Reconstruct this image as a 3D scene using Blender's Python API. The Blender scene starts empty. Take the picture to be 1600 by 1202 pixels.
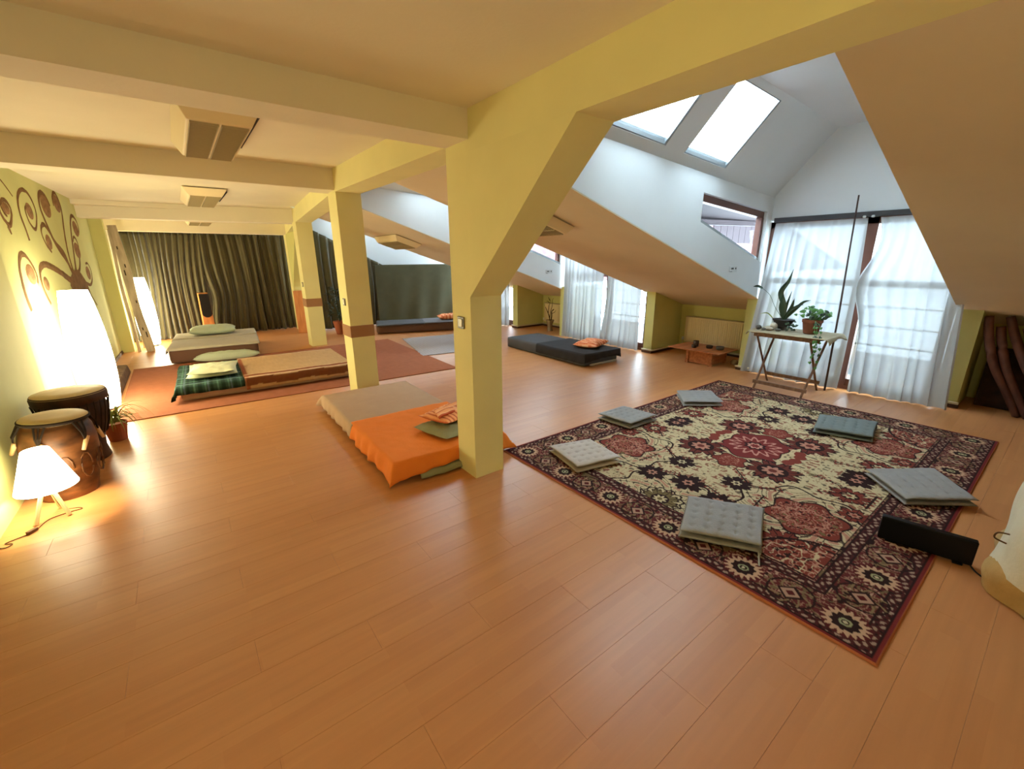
import bpy, bmesh, math, random
import numpy as np
from mathutils import Vector, Matrix, Euler, noise
random.seed(7)
scene = bpy.context.scene
col = scene.collection
PI = math.pi

# ------------------------------------------------------------------ camera, world, exposure
W_PX, H_PX, F_PX = 1600, 1202, 669.0
cam_d = bpy.data.cameras.new('camera'); cam = bpy.data.objects.new('camera', cam_d); col.objects.link(cam)
cam_d.sensor_width = 36.0; cam_d.lens = 36.0 * F_PX / W_PX; cam_d.clip_start = 0.02; cam_d.clip_end = 200
yaw, pitch, roll = 0.6474, 0.28595, 0.00634
fwd = Vector((math.sin(yaw)*math.cos(pitch), math.cos(yaw)*math.cos(pitch), -math.sin(pitch)))
rt = Vector((math.cos(yaw), -math.sin(yaw), 0)); dn = fwd.cross(rt)
r2 = rt*math.cos(roll) + dn*math.sin(roll); d2 = -rt*math.sin(roll) + dn*math.cos(roll)
cam.matrix_world = Matrix(((r2.x, -d2.x, -fwd.x, 0), (r2.y, -d2.y, -fwd.y, 0), (r2.z, -d2.z, -fwd.z, 1.6), (0, 0, 0, 1)))
scene.camera = cam
def proj(x, y, z):
    v = Vector((x, y, z-1.6)); w = v.dot(fwd)
    if w < .05: return None
    return 800+F_PX*v.dot(r2)/w, 601+F_PX*v.dot(d2)/w

world = bpy.data.worlds.new('overcast_sky'); scene.world = world; world.use_nodes = True
wn = world.node_tree.nodes; wl = world.node_tree.links; wn.clear()
wo = wn.new('ShaderNodeOutputWorld'); wb = wn.new('ShaderNodeBackground')
wb.inputs[0].default_value = (0.74, 0.90, 1.0, 1); wb.inputs[1].default_value = 22.5
wl.new(wb.outputs[0], wo.inputs[0])
scene.view_settings.view_transform = 'Standard'; scene.view_settings.look = 'None'
scene.view_settings.exposure = 0.0; scene.view_settings.gamma = 1.0; scene.view_settings.use_curve_mapping = False
scene.cycles.max_bounces = 10; scene.cycles.diffuse_bounces = 6; scene.cycles.transparent_max_bounces = 16
scene.cycles.sample_clamp_indirect = 6.0; scene.cycles.use_denoising = True
LAMP = (1.0, 0.82, 0.48)

# ------------------------------------------------------------------ materials
def _srgb(c): return tuple(((x/255)/12.92 if x/255 <= .04045 else ((x/255+.055)/1.055)**2.4) for x in c)
def mat(name, rgb, rough=.7, spec=.3, bump=0, bscale=30, var=0, vscale=6, metal=0, sheen=0, emit=None, estr=0, vcol=False, alpha=None):
    m = bpy.data.materials.new(name); m.use_nodes = True
    nt = m.node_tree; b = nt.nodes['Principled BSDF']
    c = _srgb(rgb); b.inputs['Base Color'].default_value = (*c, 1)
    b.inputs['Roughness'].default_value = rough; b.inputs['Metallic'].default_value = metal
    b.inputs['Specular IOR Level'].default_value = spec
    if sheen: b.inputs['Sheen Weight'].default_value = sheen; b.inputs['Sheen Roughness'].default_value = .4
    tc = nt.nodes.new('ShaderNodeTexCoord')
    if vcol:
        a = nt.nodes.new('ShaderNodeVertexColor'); a.layer_name = 'Col'; nt.links.new(a.outputs[0], b.inputs['Base Color'])
    elif var:
        n = nt.nodes.new('ShaderNodeTexNoise'); n.inputs['Scale'].default_value = vscale; n.inputs['Detail'].default_value = 5
        r = nt.nodes.new('ShaderNodeValToRGB')
        r.color_ramp.elements[0].position = .3; r.color_ramp.elements[1].position = .7
        r.color_ramp.elements[0].color = (*[x*(1-var) for x in c], 1); r.color_ramp.elements[1].color = (*[min(1, x*(1+var)) for x in c], 1)
        nt.links.new(tc.outputs['Object'], n.inputs['Vector']); nt.links.new(n.outputs[0], r.inputs[0]); nt.links.new(r.outputs[0], b.inputs['Base Color'])
    if bump:
        n2 = nt.nodes.new('ShaderNodeTexNoise'); n2.inputs['Scale'].default_value = bscale; n2.inputs['Detail'].default_value = 4
        bp = nt.nodes.new('ShaderNodeBump'); bp.inputs['Strength'].default_value = bump; bp.inputs['Distance'].default_value = .01
        nt.links.new(tc.outputs['Object'], n2.inputs['Vector']); nt.links.new(n2.outputs[0], bp.inputs['Height']); nt.links.new(bp.outputs[0], b.inputs['Normal'])
    if emit: b.inputs['Emission Color'].default_value = (*emit, 1); b.inputs['Emission Strength'].default_value = estr
    return m

def wood_mat(name, ca, cb, scale=(2, 30, 30), rough=.5):
    m = bpy.data.materials.new(name); m.use_nodes = True; nt = m.node_tree; b = nt.nodes['Principled BSDF']
    b.inputs['Roughness'].default_value = rough; b.inputs['Specular IOR Level'].default_value = .3
    tc = nt.nodes.new('ShaderNodeTexCoord'); mp = nt.nodes.new('ShaderNodeMapping'); mp.inputs['Scale'].default_value = scale
    n = nt.nodes.new('ShaderNodeTexNoise'); n.inputs['Scale'].default_value = 1; n.inputs['Detail'].default_value = 6
    r = nt.nodes.new('ShaderNodeValToRGB'); r.color_ramp.elements[0].position = .3; r.color_ramp.elements[1].position = .72
    r.color_ramp.elements[0].color = (*_srgb(ca), 1); r.color_ramp.elements[1].color = (*_srgb(cb), 1)
    bp = nt.nodes.new('ShaderNodeBump'); bp.inputs['Strength'].default_value = .15; bp.inputs['Distance'].default_value = .005
    L = nt.links.new
    L(tc.outputs['Object'], mp.inputs[0]); L(mp.outputs[0], n.inputs['Vector']); L(n.outputs[0], r.inputs[0]); L(r.outputs[0], b.inputs['Base Color']); L(n.outputs[0], bp.inputs['Height']); L(bp.outputs[0], b.inputs['Normal'])
    return m

def laminate():
    m = bpy.data.materials.new('laminate_boards'); m.use_nodes = True; nt = m.node_tree; b = nt.nodes['Principled BSDF']; L = nt.links.new
    g = nt.nodes.new('ShaderNodeNewGeometry')
    br = nt.nodes.new('ShaderNodeTexBrick'); br.offset = .37; br.offset_frequency = 3; br.squash = 1
    br.inputs['Scale'].default_value = 1; br.inputs['Mortar Size'].default_value = 0.0; br.inputs['Brick Width'].default_value = .43; br.inputs['Row Height'].default_value = .065
    br.inputs['Color1'].default_value = (*_srgb((208, 144, 90)), 1); br.inputs['Color2'].default_value = (*_srgb((201, 136, 84)), 1)
    mp = nt.nodes.new('ShaderNodeMapping'); mp.inputs['Scale'].default_value = (1.6, 28, 1)
    n = nt.nodes.new('ShaderNodeTexNoise'); n.inputs['Scale'].default_value = 1; n.inputs['Detail'].default_value = 5
    mx = nt.nodes.new('ShaderNodeMixRGB'); mx.blend_type = 'MULTIPLY'; mx.inputs[0].default_value = .22
    L(g.outputs['Position'], br.inputs['Vector']); L(g.outputs['Position'], mp.inputs[0]); L(mp.outputs[0], n.inputs['Vector'])
    L(br.outputs[0], mx.inputs[1]); L(n.outputs[0], mx.inputs[2]); L(mx.outputs[0], b.inputs['Base Color'])
    b.inputs['Roughness'].default_value = .36; b.inputs['Specular IOR Level'].default_value = .38
    return m

def sheer_mat():
    m = bpy.data.materials.new('sheer_voile'); m.use_nodes = True; nt = m.node_tree; nt.nodes.clear(); L = nt.links.new
    o = nt.nodes.new('ShaderNodeOutputMaterial'); t = nt.nodes.new('ShaderNodeBsdfTransparent'); tr = nt.nodes.new('ShaderNodeBsdfTranslucent'); d = nt.nodes.new('ShaderNodeBsdfDiffuse')
    tr.inputs[0].default_value = (.122, .130, .138, 1); d.inputs[0].default_value = (.72, .73, .74, 1)
    t.inputs[0].default_value = (.9, .93, .97, 1)
    m1 = nt.nodes.new('ShaderNodeMixShader'); m1.inputs[0].default_value = .5; L(tr.outputs[0], m1.inputs[1]); L(d.outputs[0], m1.inputs[2])
    m2 = nt.nodes.new('ShaderNodeMixShader'); m2.inputs[0].default_value = .977
    L(t.outputs[0], m2.inputs[1]); L(m1.outputs[0], m2.inputs[2]); L(m2.outputs[0], o.inputs[0])
    return m

def glass_mat():
    m = bpy.data.materials.new('window_glass'); m.use_nodes = True; nt = m.node_tree; nt.nodes.clear(); L = nt.links.new
    o = nt.nodes.new('ShaderNodeOutputMaterial'); t = nt.nodes.new('ShaderNodeBsdfTransparent'); gl = nt.nodes.new('ShaderNodeBsdfGlossy'); gl.inputs['Roughness'].default_value = .02
    t.inputs[0].default_value = (.93, .96, .97, 1)
    mx = nt.nodes.new('ShaderNodeMixShader'); mx.inputs[0].default_value = .04; L(t.outputs[0], mx.inputs[1]); L(gl.outputs[0], mx.inputs[2]); L(mx.outputs[0], o.inputs[0])
    return m

def paper_lamp(name, c, s):
    m = bpy.data.materials.new(name); m.use_nodes = True; nt = m.node_tree; nt.nodes.clear()
    o = nt.nodes.new('ShaderNodeOutputMaterial'); e = nt.nodes.new('ShaderNodeEmission'); e.inputs[0].default_value = (*c, 1); e.inputs[1].default_value = s
    nt.links.new(e.outputs[0], o.inputs[0]); return m

M = dict(
    yellow=mat('yellow_paint', (230, 221, 160), .75, .2, .06, 60, .03, 3),
    green=mat('yellow_green_paint', (200, 196, 128), .8, .2, .06, 60, .04, 3),
    mural_wall=mat('pale_green_paint', (205, 205, 140), .8, .2, .1, 40, .05, 2),
    cream=mat('cream_ceiling_paint', (226, 216, 192), .85, .15, .08, 50, .03, 2),
    slope=mat('sloped_ceiling_paint', (220, 203, 176), .85, .15, .08, 50, .03, 2),
    white=mat('white_paint', (222, 226, 228), .85, .15, .06, 50, .02, 2),
    floor=laminate(), subfloor=mat('subfloor', (70, 45, 28), .9),
    sheer=sheer_mat(), glass=glass_mat(),
    frame=mat('brown_window_frame', (92, 52, 38), .45, .4, 0, 1, .1, 4),
    alu=mat('aluminium', (150, 155, 158), .35, .5, metal=.7), dark=mat('dark_metal', (40, 36, 38), .5, .4),
    skirt=mat('dark_skirting', (74, 46, 32), .5, .4), pipe=mat('heating_pipe', (205, 195, 165), .4, .4),
    radiator=mat('cream_radiator', (226, 210, 168), .4, .4),
    tape=mat('brown_tape', (160, 116, 80), .7, .2, .1, 80), switch=mat('switch_plate', (92, 84, 62), .4, .4), rocker=mat('switch_rocker', (205, 195, 160), .35, .4),
    velvet=mat('dark_green_velvet', (78, 70, 44), .75, .3, .1, 40, .10, 6, sheen=.5),
    velvet2=mat('grey_green_cloth', (88, 86, 64), .8, .2, .1, 40, .06, 6, sheen=.2),
    shade=mat('grille_metal', (196, 180, 144), .5, .3), housing=mat('light_housing', (232, 214, 176), .6, .3), louvre=mat('louvre', (176, 160, 126), .5, .3),
    rust=mat('rust_carpet', (160, 98, 70), .95, .1, .5, 200, .08, 12),
    greymat=mat('grey_cover', (172, 162, 144), .9, .1, .2, 60, .04, 10), brownside=mat('brown_cover', (96, 68, 54), .9, .1, .2, 60),
    charcoal=mat('charcoal_cover', (84, 82, 84), .9, .15, .25, 60, .05, 8), black=mat('black_cover', (50, 46, 46), .85, .15, .25, 60, .05, 8),
    bluegrey=mat('blue_grey_cover', (110, 108, 112), .9, .15, .25, 60, .05, 8),
    beige=mat('beige_cover', (190, 160, 134), .9, .1, .25, 60, .03, 8), orange=mat('orange_sheet', (236, 132, 52), .85, .15, .2, 60, .03, 8),
    sage=mat('sage_pillowcase', (174, 182, 158), .9, .1, .25, 60, .03, 8), moss=mat('moss_green_cloth', (146, 146, 114), .9, .1, .3, 60, .05, 8),
    cotton=mat('cream_pillowcase', (200, 200, 166), .9, .1, .25, 60, .03, 8),
    vc=mat('woven_pattern', (200, 200, 200), .92, .1, .3, 250, vcol=True),
    pad=mat('grey_quilted_cotton', (154, 152, 150), .95, .1, .3, 90, .04, 12), pad_warm=mat('ecru_quilted_cotton', (196, 186, 176), .95, .1, .3, 90, .04, 12),
    pad_dark=mat('slate_quilted_cotton', (118, 126, 124), .95, .1, .3, 90, .04, 12),
    paint_brown=mat('mural_brown', (122, 92, 60), .9, .1, .2, 60, .25, 9), paint_disc=mat('mural_disc', (146, 112, 78), .9, .1, .5, 90, .3, 20),
    drum=wood_mat('carved_drum_wood', (52, 30, 16), (128, 80, 44), (6, 6, 14), .4), drum2=wood_mat('dark_drum_wood', (30, 18, 12), (78, 50, 34), (10, 10, 6), .6),
    skin=mat('drum_skin', (196, 174, 128), .7, .3, .1, 20, .08, 9), rope=mat('dark_rope', (46, 34, 26), .9), peg=mat('pale_peg', (216, 178, 128), .5),
    ash=wood_mat('pale_lamp_wood', (214, 178, 130), (236, 206, 160), (14, 14, 3)),
    cable=mat('cable_brown', (90, 60, 30), .6), cable_black=mat('cable_black', (24, 22, 22), .5),
    pine=wood_mat('reddish_pine', (150, 84, 48), (196, 122, 76), (3, 26, 26)), teak=wood_mat('weathered_teak', (96, 66, 50), (142, 104, 80), (20, 20, 4)),
    birch=wood_mat('birch_board', (150, 134, 112), (206, 188, 158), (16, 16, 2.2)), stone=wood_mat('rough_slab', (84, 62, 46), (126, 100, 76), (14, 14, 14), .9),
    speaker=wood_mat('speaker_veneer', (176, 108, 58), (206, 136, 78), (20, 20, 3)), grille=mat('black_grille', (28, 22, 20), .8, .2),
    terracotta=mat('terracotta', (150, 82, 56), .8, .2, .1, 30, .1, 8), brownpot=mat('brown_clay_pot', (112, 66, 46), .8, .2, .1, 30, .12, 8), darkpot=mat('dark_pot', (38, 34, 34), .4, .4), soil=mat('soil', (48, 34, 24), 1),
    leaf=mat('pothos_leaf', (74, 118, 58), .4, .4, 0, 1, .25, 9), leafd=mat('dark_leaf', (34, 56, 38), .45, .4), spider=mat('spider_leaf', (136, 146, 74), .5, .3, 0, 1, .3, 20),
    deepleaf=mat('shade_leaf', (28, 44, 26), .6), clothb=mat('linen_runner', (176, 164, 138), .95, .1, .3, 80), shell=mat('shell', (196, 184, 166), .5), pebble=mat('grey_pebble', (96, 92, 88), .7, .2, .2, 30),
    bark=wood_mat('dark_driftwood', (30, 18, 12), (66, 42, 30), (12, 12, 12), .8), redwood=wood_mat('red_brown_stave', (62, 34, 26), (98, 58, 44), (10, 10, 5), .7),
    vase=mat('clear_brown_vase', (150, 126, 96), .2, .5), clay=mat('brown_clay', (80, 60, 46), .6, .3), screenblk=mat('black_gloss_panel', (9, 6, 8), .45, .15),
    offwhite=mat('off_white_throw', (206, 196, 172), .95, .1, .4, 25, .05, 5), tan=mat('tan_throw', (176, 142, 92), .95, .1, .5, 25, .15, 7),
    tile=mat('roof_tile', (82, 52, 58), .7, .2, .1, 30, .15, 5), soffit=mat('brown_soffit', (48, 38, 42), .8, .2, 0, 1, .15, 4), concrete=mat('terrace_concrete', (120, 122, 124), .9),
    pole=mat('dark_stick', (70, 54, 50), .6), plug=mat('white_plastic', (205, 208, 208), .4, .4), string=mat('cotton_tie', (170, 170, 160), .9),
    lampwarm=paper_lamp('glowing_rice_paper', (1.0, .90, .60), 36), lamptable=paper_lamp('glowing_lamp_shade', (1.0, .90, .58), 13), lampfill=paper_lamp('added_lamp_paper', (1.0, .90, .60), 12),  # the last one is the glow of the added, unseen lamp
)

# ------------------------------------------------------------------ mesh helpers
WLOC = {}
class MB:
    def __init__(s): s.v = []; s.f = []; s.c = []
    def add(s, vs, fs, cs=None):
        o = len(s.v); s.v += [tuple(p) for p in vs]; s.f += [tuple(i+o for i in f) for f in fs]
        if cs is not None: s.c += [tuple(c) for c in cs]
        return s
    def box(s, x0, x1, y0, y1, z0, z1, M_=None):
        vs = [(x, y, z) for z in (z0, z1) for y in (y0, y1) for x in (x0, x1)]
        if M_ is not None: vs = [tuple(M_ @ Vector(p)) for p in vs]
        return s.add(vs, [(0, 2, 3, 1), (4, 5, 7, 6), (0, 1, 5, 4), (2, 6, 7, 3), (0, 4, 6, 2), (1, 3, 7, 5)])
    def hexa(s, b, t):   # four bottom corners, four top corners (ccw)
        return s.add(list(b)+list(t), [(3, 2, 1, 0), (4, 5, 6, 7), (0, 1, 5, 4), (1, 2, 6, 5), (2, 3, 7, 6), (3, 0, 4, 7)])
    def prism(s, pts, off):
        n = len(pts); off = Vector(off)
        return s.add([tuple(p) for p in pts]+[tuple(Vector(p)+off) for p in pts], [tuple(range(n))[::-1], tuple(range(n, 2*n))]+[(i, (i+1) % n, n+(i+1) % n, n+i) for i in range(n)])
    def lathe(s, prof, n=24, c=(0, 0, 0), M_=None, cap=True, wob=None):
        vs = []
        for k, (r, z) in enumerate(prof):
            for i in range(n):
                a = 2*PI*i/n; rr = r*(wob(a, z) if wob else 1)
                vs.append((c[0]+rr*math.cos(a), c[1]+rr*math.sin(a), c[2]+z))
        if M_ is not None: vs = [tuple(M_ @ Vector(p)) for p in vs]
        fs = [(k*n+i, k*n+(i+1) % n, (k+1)*n+(i+1) % n, (k+1)*n+i) for k in range(len(prof)-1) for i in range(n)]
        if cap: fs += [tuple(range(n))[::-1], tuple((len(prof)-1)*n+i for i in range(n))]
        return s.add(vs, fs)
    def tube(s, pts, r, n=8, cap=True):
        pts = [Vector(p) for p in pts]; m = len(pts); rs = r if isinstance(r, (list, tuple)) else [r]*m
        vs = []; up = Vector((0, 0, 1))
        for i, p in enumerate(pts):
            t = (pts[min(i+1, m-1)]-pts[max(i-1, 0)]).normalized()
            a = t.cross(up if abs(t.z) < .95 else Vector((1, 0, 0))).normalized(); b = t.cross(a)
            for k in range(n):
                th = 2*PI*k/n; vs.append(p+(a*math.cos(th)+b*math.sin(th))*rs[i])
        fs = [(k*n+i, k*n+(i+1) % n, (k+1)*n+(i+1) % n, (k+1)*n+i) for k in range(m-1) for i in range(n)]
        if cap: fs += [tuple(range(n))[::-1], tuple((m-1)*n+i for i in range(n))]
        return s.add(vs, fs)
    def grid(s, fn, nu, nv, cfn=None, thick=0):
        P = [[Vector(fn(i/nu, j/nv)) for i in range(nu+1)] for j in range(nv+1)]
        cs = [cfn(i/nu, j/nv) for j in range(nv+1) for i in range(nu+1)] if cfn else None
        vs = [P[j][i] for j in range(nv+1) for i in range(nu+1)]; w = nu+1
        fs = [(j*w+i, j*w+i+1, (j+1)*w+i+1, (j+1)*w+i) for j in range(nv) for i in range(nu)]
        if thick:
            N = []
            for j in range(nv+1):
                for i in range(nu+1):
                    a = P[j][min(i+1, nu)]-P[j][max(i-1, 0)]; b = P[min(j+1, nv)][i]-P[max(j-1, 0)][i]; n_ = a.cross(b)
                    N.append(n_.normalized() if n_.length > 1e-9 else Vector((0, 0, 1)))
            k = len(vs); vs = vs+[p-n_*thick for p, n_ in zip(vs, N)]; fs += [tuple(q+k for q in f)[::-1] for f in fs]
            if cs: cs = cs+cs
            rim = [i for i in range(w)]+[j*w+nu for j in range(1, nv+1)]+[nv*w+i for i in range(nu-1, -1, -1)]+[j*w for j in range(nv-1, 0, -1)]
            fs += [(rim[(i+1) % len(rim)], rim[i], rim[i]+k, rim[(i+1) % len(rim)]+k) for i in range(len(rim))]
        return s.add(vs, fs, cs)
    def build(s, name, m, parent=None, smooth=False, local=False, bevel=0, flip=False):
        me = bpy.data.meshes.new(name)
        if local or not s.v: c = Vector((0, 0, 0))
        else:
            A = np.array([tuple(p) for p in s.v]); c = Vector(((A[:, 0].min()+A[:, 0].max())/2, (A[:, 1].min()+A[:, 1].max())/2, A[:, 2].min()))
        me.from_pydata([(p[0]-c.x, p[1]-c.y, p[2]-c.z) for p in s.v], [], s.f)
        bm = bmesh.new(); bm.from_mesh(me); bmesh.ops.recalc_face_normals(bm, faces=bm.faces); bm.to_mesh(me); bm.free()
        if s.c:
            a = me.color_attributes.new('Col', 'FLOAT_COLOR', 'POINT'); a.data.foreach_set('color', np.array([(*c_, 1) for c_ in s.c], 'f').ravel())
        me.materials.append(M[m] if isinstance(m, str) else m)
        if smooth: me.shade_smooth()
        o = bpy.data.objects.new(name, me); col.objects.link(o)
        if bevel:
            md = o.modifiers.new('bevel', 'BEVEL'); md.width = bevel; md.segments = 2; md.limit_method = 'ANGLE'
        if local:
            if parent: o.parent = parent
        else:
            WLOC[o.name] = c
            if parent: o.parent = parent; o.location = c-WLOC.get(parent.name, Vector((0, 0, 0)))
            else: o.location = c
        return o
def tag(o, label=None, cat=None, group=None, kind=None):
    if label: o['label'] = label
    if cat: o['category'] = cat
    if group: o['group'] = group
    if kind: o['kind'] = kind
    return o
def thing(name, label, cat, loc, group=None, rz=0):
    o = bpy.data.objects.new(name, None); col.objects.link(o); o.location = loc; o.rotation_euler = (0, 0, rz); o.empty_display_size = .1
    WLOC[o.name] = Vector(loc); return tag(o, label, cat, group)
def structure(o): o['kind'] = 'structure'; return o
def copy_tree(o, parent=None):
    c = o.copy(); col.objects.link(c); c.parent = parent
    for ch in o.children: copy_tree(ch, c)
    return c
def catmull(pts, n=6, closed=False):
    P = [Vector(p) for p in pts]; out = []; m = len(P)
    for i in range(m-1):
        a, b, c, d = P[max(i-1, 0)], P[i], P[i+1], P[min(i+2, m-1)]
        for k in range(n):
            t = k/n; out.append(.5*((2*b)+(-a+c)*t+(2*a-5*b+4*c-d)*t*t+(-a+3*b-3*c+d)*t**3))
    out.append(P[-1]); return out
def nz(x, y, z=0, s=1): return noise.noise(Vector((x*s, y*s, z*s)))
def rotz(a, loc=(0, 0, 0)): return Matrix.Translation(Vector(loc)) @ Matrix.Rotation(a, 4, 'Z')

def soft_box(L, W, H, r=.03, wr=.004, seed=0, Mx=None, cuts=(24, 14, 4), corners=None):
    """rounded mattress-like block, base at z=0, centred in x,y"""
    mb = MB(); vid = {}; vs = []; fs = []
    nx, ny, nz_ = cuts
    def V(i, j, k):
        key = (i, j, k)
        if key in vid: return vid[key]
        x, y, z = (i/nx-.5)*L, (j/ny-.5)*W, (k/nz_)*H
        q = Vector((max(-L/2+r, min(L/2-r, x)), max(-W/2+r, min(W/2-r, y)), max(r, min(H-r, z)))); d = Vector((x, y, z))-q
        p = q+(d.normalized()*r if d.length > 1e-6 else d)
        w = wr*(nz(p.x*9+seed, p.y*9, p.z*14)+.6*nz(p.x*23, p.y*23+seed, p.z*30))
        if k > 0: p += Vector((0, 0, w*1.2))+Vector((x/L, y/W, 0))*w*2
        if corners:
            u, v = p.x/L+.5, p.y/W+.5; a, b, c, d_ = [Vector((*t, 0)) for t in corners]
            q2 = a*(1-u)*(1-v)+b*u*(1-v)+c*u*v+d_*(1-u)*v; p = Vector((q2.x, q2.y, p.z))
        vid[key] = len(vs); vs.append(p if Mx is None else Mx @ p); return vid[key]
    for i in range(nx):
        for j in range(ny): fs += [(V(i, j, 0), V(i, j+1, 0), V(i+1, j+1, 0), V(i+1, j, 0)), (V(i, j, nz_), V(i+1, j, nz_), V(i+1, j+1, nz_), V(i, j+1, nz_))]
    for i in range(nx):
        for k in range(nz_): fs += [(V(i, 0, k), V(i+1, 0, k), V(i+1, 0, k+1), V(i, 0, k+1)), (V(i, ny, k), V(i, ny, k+1), V(i+1, ny, k+1), V(i+1, ny, k))]
    for j in range(ny):
        for k in range(nz_): fs += [(V(0, j, k), V(0, j, k+1), V(0, j+1, k+1), V(0, j+1, k)), (V(nx, j, k), V(nx, j+1, k), V(nx, j+1, k+1), V(nx, j, k+1))]
    return mb.add(vs, fs)

def pillow(L, W, H, Mx, seed=0, cfn=None, wr=.008, n=26, rim=.05, sag=0):
    mb = MB(); vs = []; fs = []; cs = []; w = n+1
    def pt(i, j, sgn):
        u, v = i/n*2-1, j/n*2-1
        e = max(0, (1-abs(u)**3.2)*(1-abs(v)**3.2))
        x = u*L/2*(1-rim*(1-u*u)*0-.05*(1-v*v)*abs(u)**3); y = v*W/2*(1-.05*(1-u*u)*abs(v)**3)
        z = H/2*e**.55; wv = wr*(nz(u*3+seed, v*3, sgn)+.5*nz(u*8, v*8+seed, sgn))*(1 if e > .01 else .3)
        lift = .015*(abs(u*v)**3)
        if sgn > 0: zz = H*.38+z*1.15+wv+lift
        else: zz = max(0.0, H*.38-z*.76+lift)
        return Mx @ Vector((x, y, zz))
    for sgn in (1, -1):
        for j in range(n+1):
            for i in range(n+1):
                if sgn < 0 and (i in (0, n) or j in (0, n)): vs.append(vs[j*w+i])
                else: vs.append(pt(i, j, sgn))
                if cfn: cs.append(cfn(i/n, j/n))
    k = w*w
    for j in range(n):
        for i in range(n):
            a = j*w+i; fs.append((a, a+1, a+1+w, a+w)); b = a+k; fs.append((b, b+w, b+1+w, b+1))
    return mb.add(vs, fs, cs if cfn else None)

def drape(L, W, H, drops, Mx, seed=0, nu=60, nv=40, flare=.25, wr=.006, cfn=None, thick=.006, round_=.03, zmin=.004, hem=None, corner=.45):
    """a cloth laid over an L x W x H block centred in x,y; drops = (x-, x+, y-, y+) overhang lengths"""
    dl, dr, df, db = drops
    def fn(u, v):
        a = -dl+u*(L+dl+dr); b = -df+v*(W+df+db)
        ca, cb = max(0, min(L, a)), max(0, min(W, b)); ea, eb = a-ca, b-cb; e = math.hypot(ea, eb)
        em = max(abs(ea), abs(eb))
        x, y = ca-L/2, cb-W/2
        if e > 1e-6:
            out = round_*(1-math.exp(-e/round_))+em*flare*(.5+.5*nz(a*5+seed, b*5))
            if abs(ea) > 1e-6 and abs(eb) > 1e-6: out += min(abs(ea), abs(eb))*corner
            x += ea/e*out; y += eb/e*out
            d = em+(hem(u, v) if hem else 0)
            z = H+.008-max(0, d-.012)
        else: z = H+.008
        z += wr*(nz(a*6+seed, b*6)+.5*nz(a*17, b*17+seed)); 
        fold = wr*1.6*math.sin((a if abs(eb) > abs(ea) else b)*34+3*nz(a*3, b*3+seed))*min(1, em*8)
        if e > 1e-6: x += ea/e*fold; y += eb/e*fold
        z = max(zmin+.002*abs(nz(a*20, b*20)), z)
        return Mx @ Vector((x, y, z))
    return MB().grid(fn, nu, nv, cfn, thick)

# ------------------------------------------------------------------ floor
FX0, FX1, FY0, FY1 = -1.30, 7.25, -3.0, 12.3
fl = structure(MB().box(FX0-.1, FX1+.1, FY0-.1, FY1, -.20, -.012).build('floor', 'subfloor'))
PW, PL = .195, 1.29
planks = []
for r in range(int((FY1-FY0)/PW)+1):
    y0 = FY0+r*PW; off = (r*.43) % PL; x = FX0-off
    while x < FX1:
        a, b = max(x, FX0), min(x+PL, FX1)
        if b-a > .02:
            best = 0
            for t in (0, .5, 1):
                p = proj(a+t*(b-a), y0+PW/2, 0)
                if p and -60 < p[0] < 1660 and 0 < p[1] < 1260: best = 1/(((a+b)/2)**2+(y0)**2+2.5)
            planks.append((best, a, b, y0))
        x += PL
planks.sort(key=lambda t: -t[0])
def plank_mesh(mb, a, b, y0, y1, g=.0003):
    x0, x1, v0, v1 = a+g, b-g, y0+g, y1-g; c = .0006
    mb.add([(x0, v0, -.011), (x1, v0, -.011), (x1, v1, -.011), (x0, v1, -.011), (x0, v0, -c), (x1, v0, -c), (x1, v1, -c), (x0, v1, -c), (x0+c, v0+c, 0), (x1-c, v0+c, 0), (x1-c, v1-c, 0), (x0+c, v1-c, 0)],
           [(0, 1, 5, 4), (1, 2, 6, 5), (2, 3, 7, 6), (3, 0, 4, 7), (4, 5, 9, 8), (5, 6, 10, 9), (6, 7, 11, 10), (7, 4, 8, 11), (8, 9, 10, 11)])
full = None; rest = MB(); flw = WLOC[fl.name]
for i, (s, a, b, y0) in enumerate(planks):
    if i < 288 and s > 0:
        if abs(b-a-PL) < 1e-6:
            if full is None:
                mb = MB(); plank_mesh(mb, -PL/2, PL/2, -PW/2, PW/2); full = mb.build('plank', 'floor', fl, local=True); o = full
            else: o = full.copy(); col.objects.link(o)
        else:
            mb = MB(); plank_mesh(mb, -(b-a)/2, (b-a)/2, -PW/2, PW/2); o = mb.build('plank', 'floor', fl, local=True)
        o.location = Vector(((a+b)/2, y0+PW/2, 0))-flw
    else: plank_mesh(rest, a, b, y0, y0+PW)
rest.build('plank_field', 'floor', fl)['kind'] = 'stuff'

# ------------------------------------------------------------------ walls on the left and behind
ZC = 2.52
def vwall(name, m, x0, y0, x1, y1, z0, z1, th=.15, side=-1):
    d = Vector((x1-x0, y1-y0, 0)).normalized(); n = Vector((-d.y, d.x, 0))*th*side
    a, b = Vector((x0, y0, 0)), Vector((x1, y1, 0))
    return structure(MB().hexa([(a.x, a.y, z0), (b.x, b.y, z0), (b.x+n.x, b.y+n.y, z0), (a.x+n.x, a.y+n.y, z0)], [(a.x, a.y, z1), (b.x, b.y, z1), (b.x+n.x, b.y+n.y, z1), (a.x+n.x, a.y+n.y, z1)]).build(name, m))
vwall('wall_left', 'mural_wall', -1.145, -3.0, -1.12, 5.45, -.02, 2.62, .35, 1)
vwall('wall_left_far', 'mural_wall', -1.19, 5.45, -1.035, 10.35, -.02, 2.62, .25, 1)
structure(MB().box(-1.3, -.86, 10.36, 10.62, -.02, 2.62).build('wall_left_pilaster', 'green'))
vwall('wall_left_end', 'mural_wall', -1.05, 10.62, -1.0, 12.2, -.02, 2.62, .2, 1)
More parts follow.
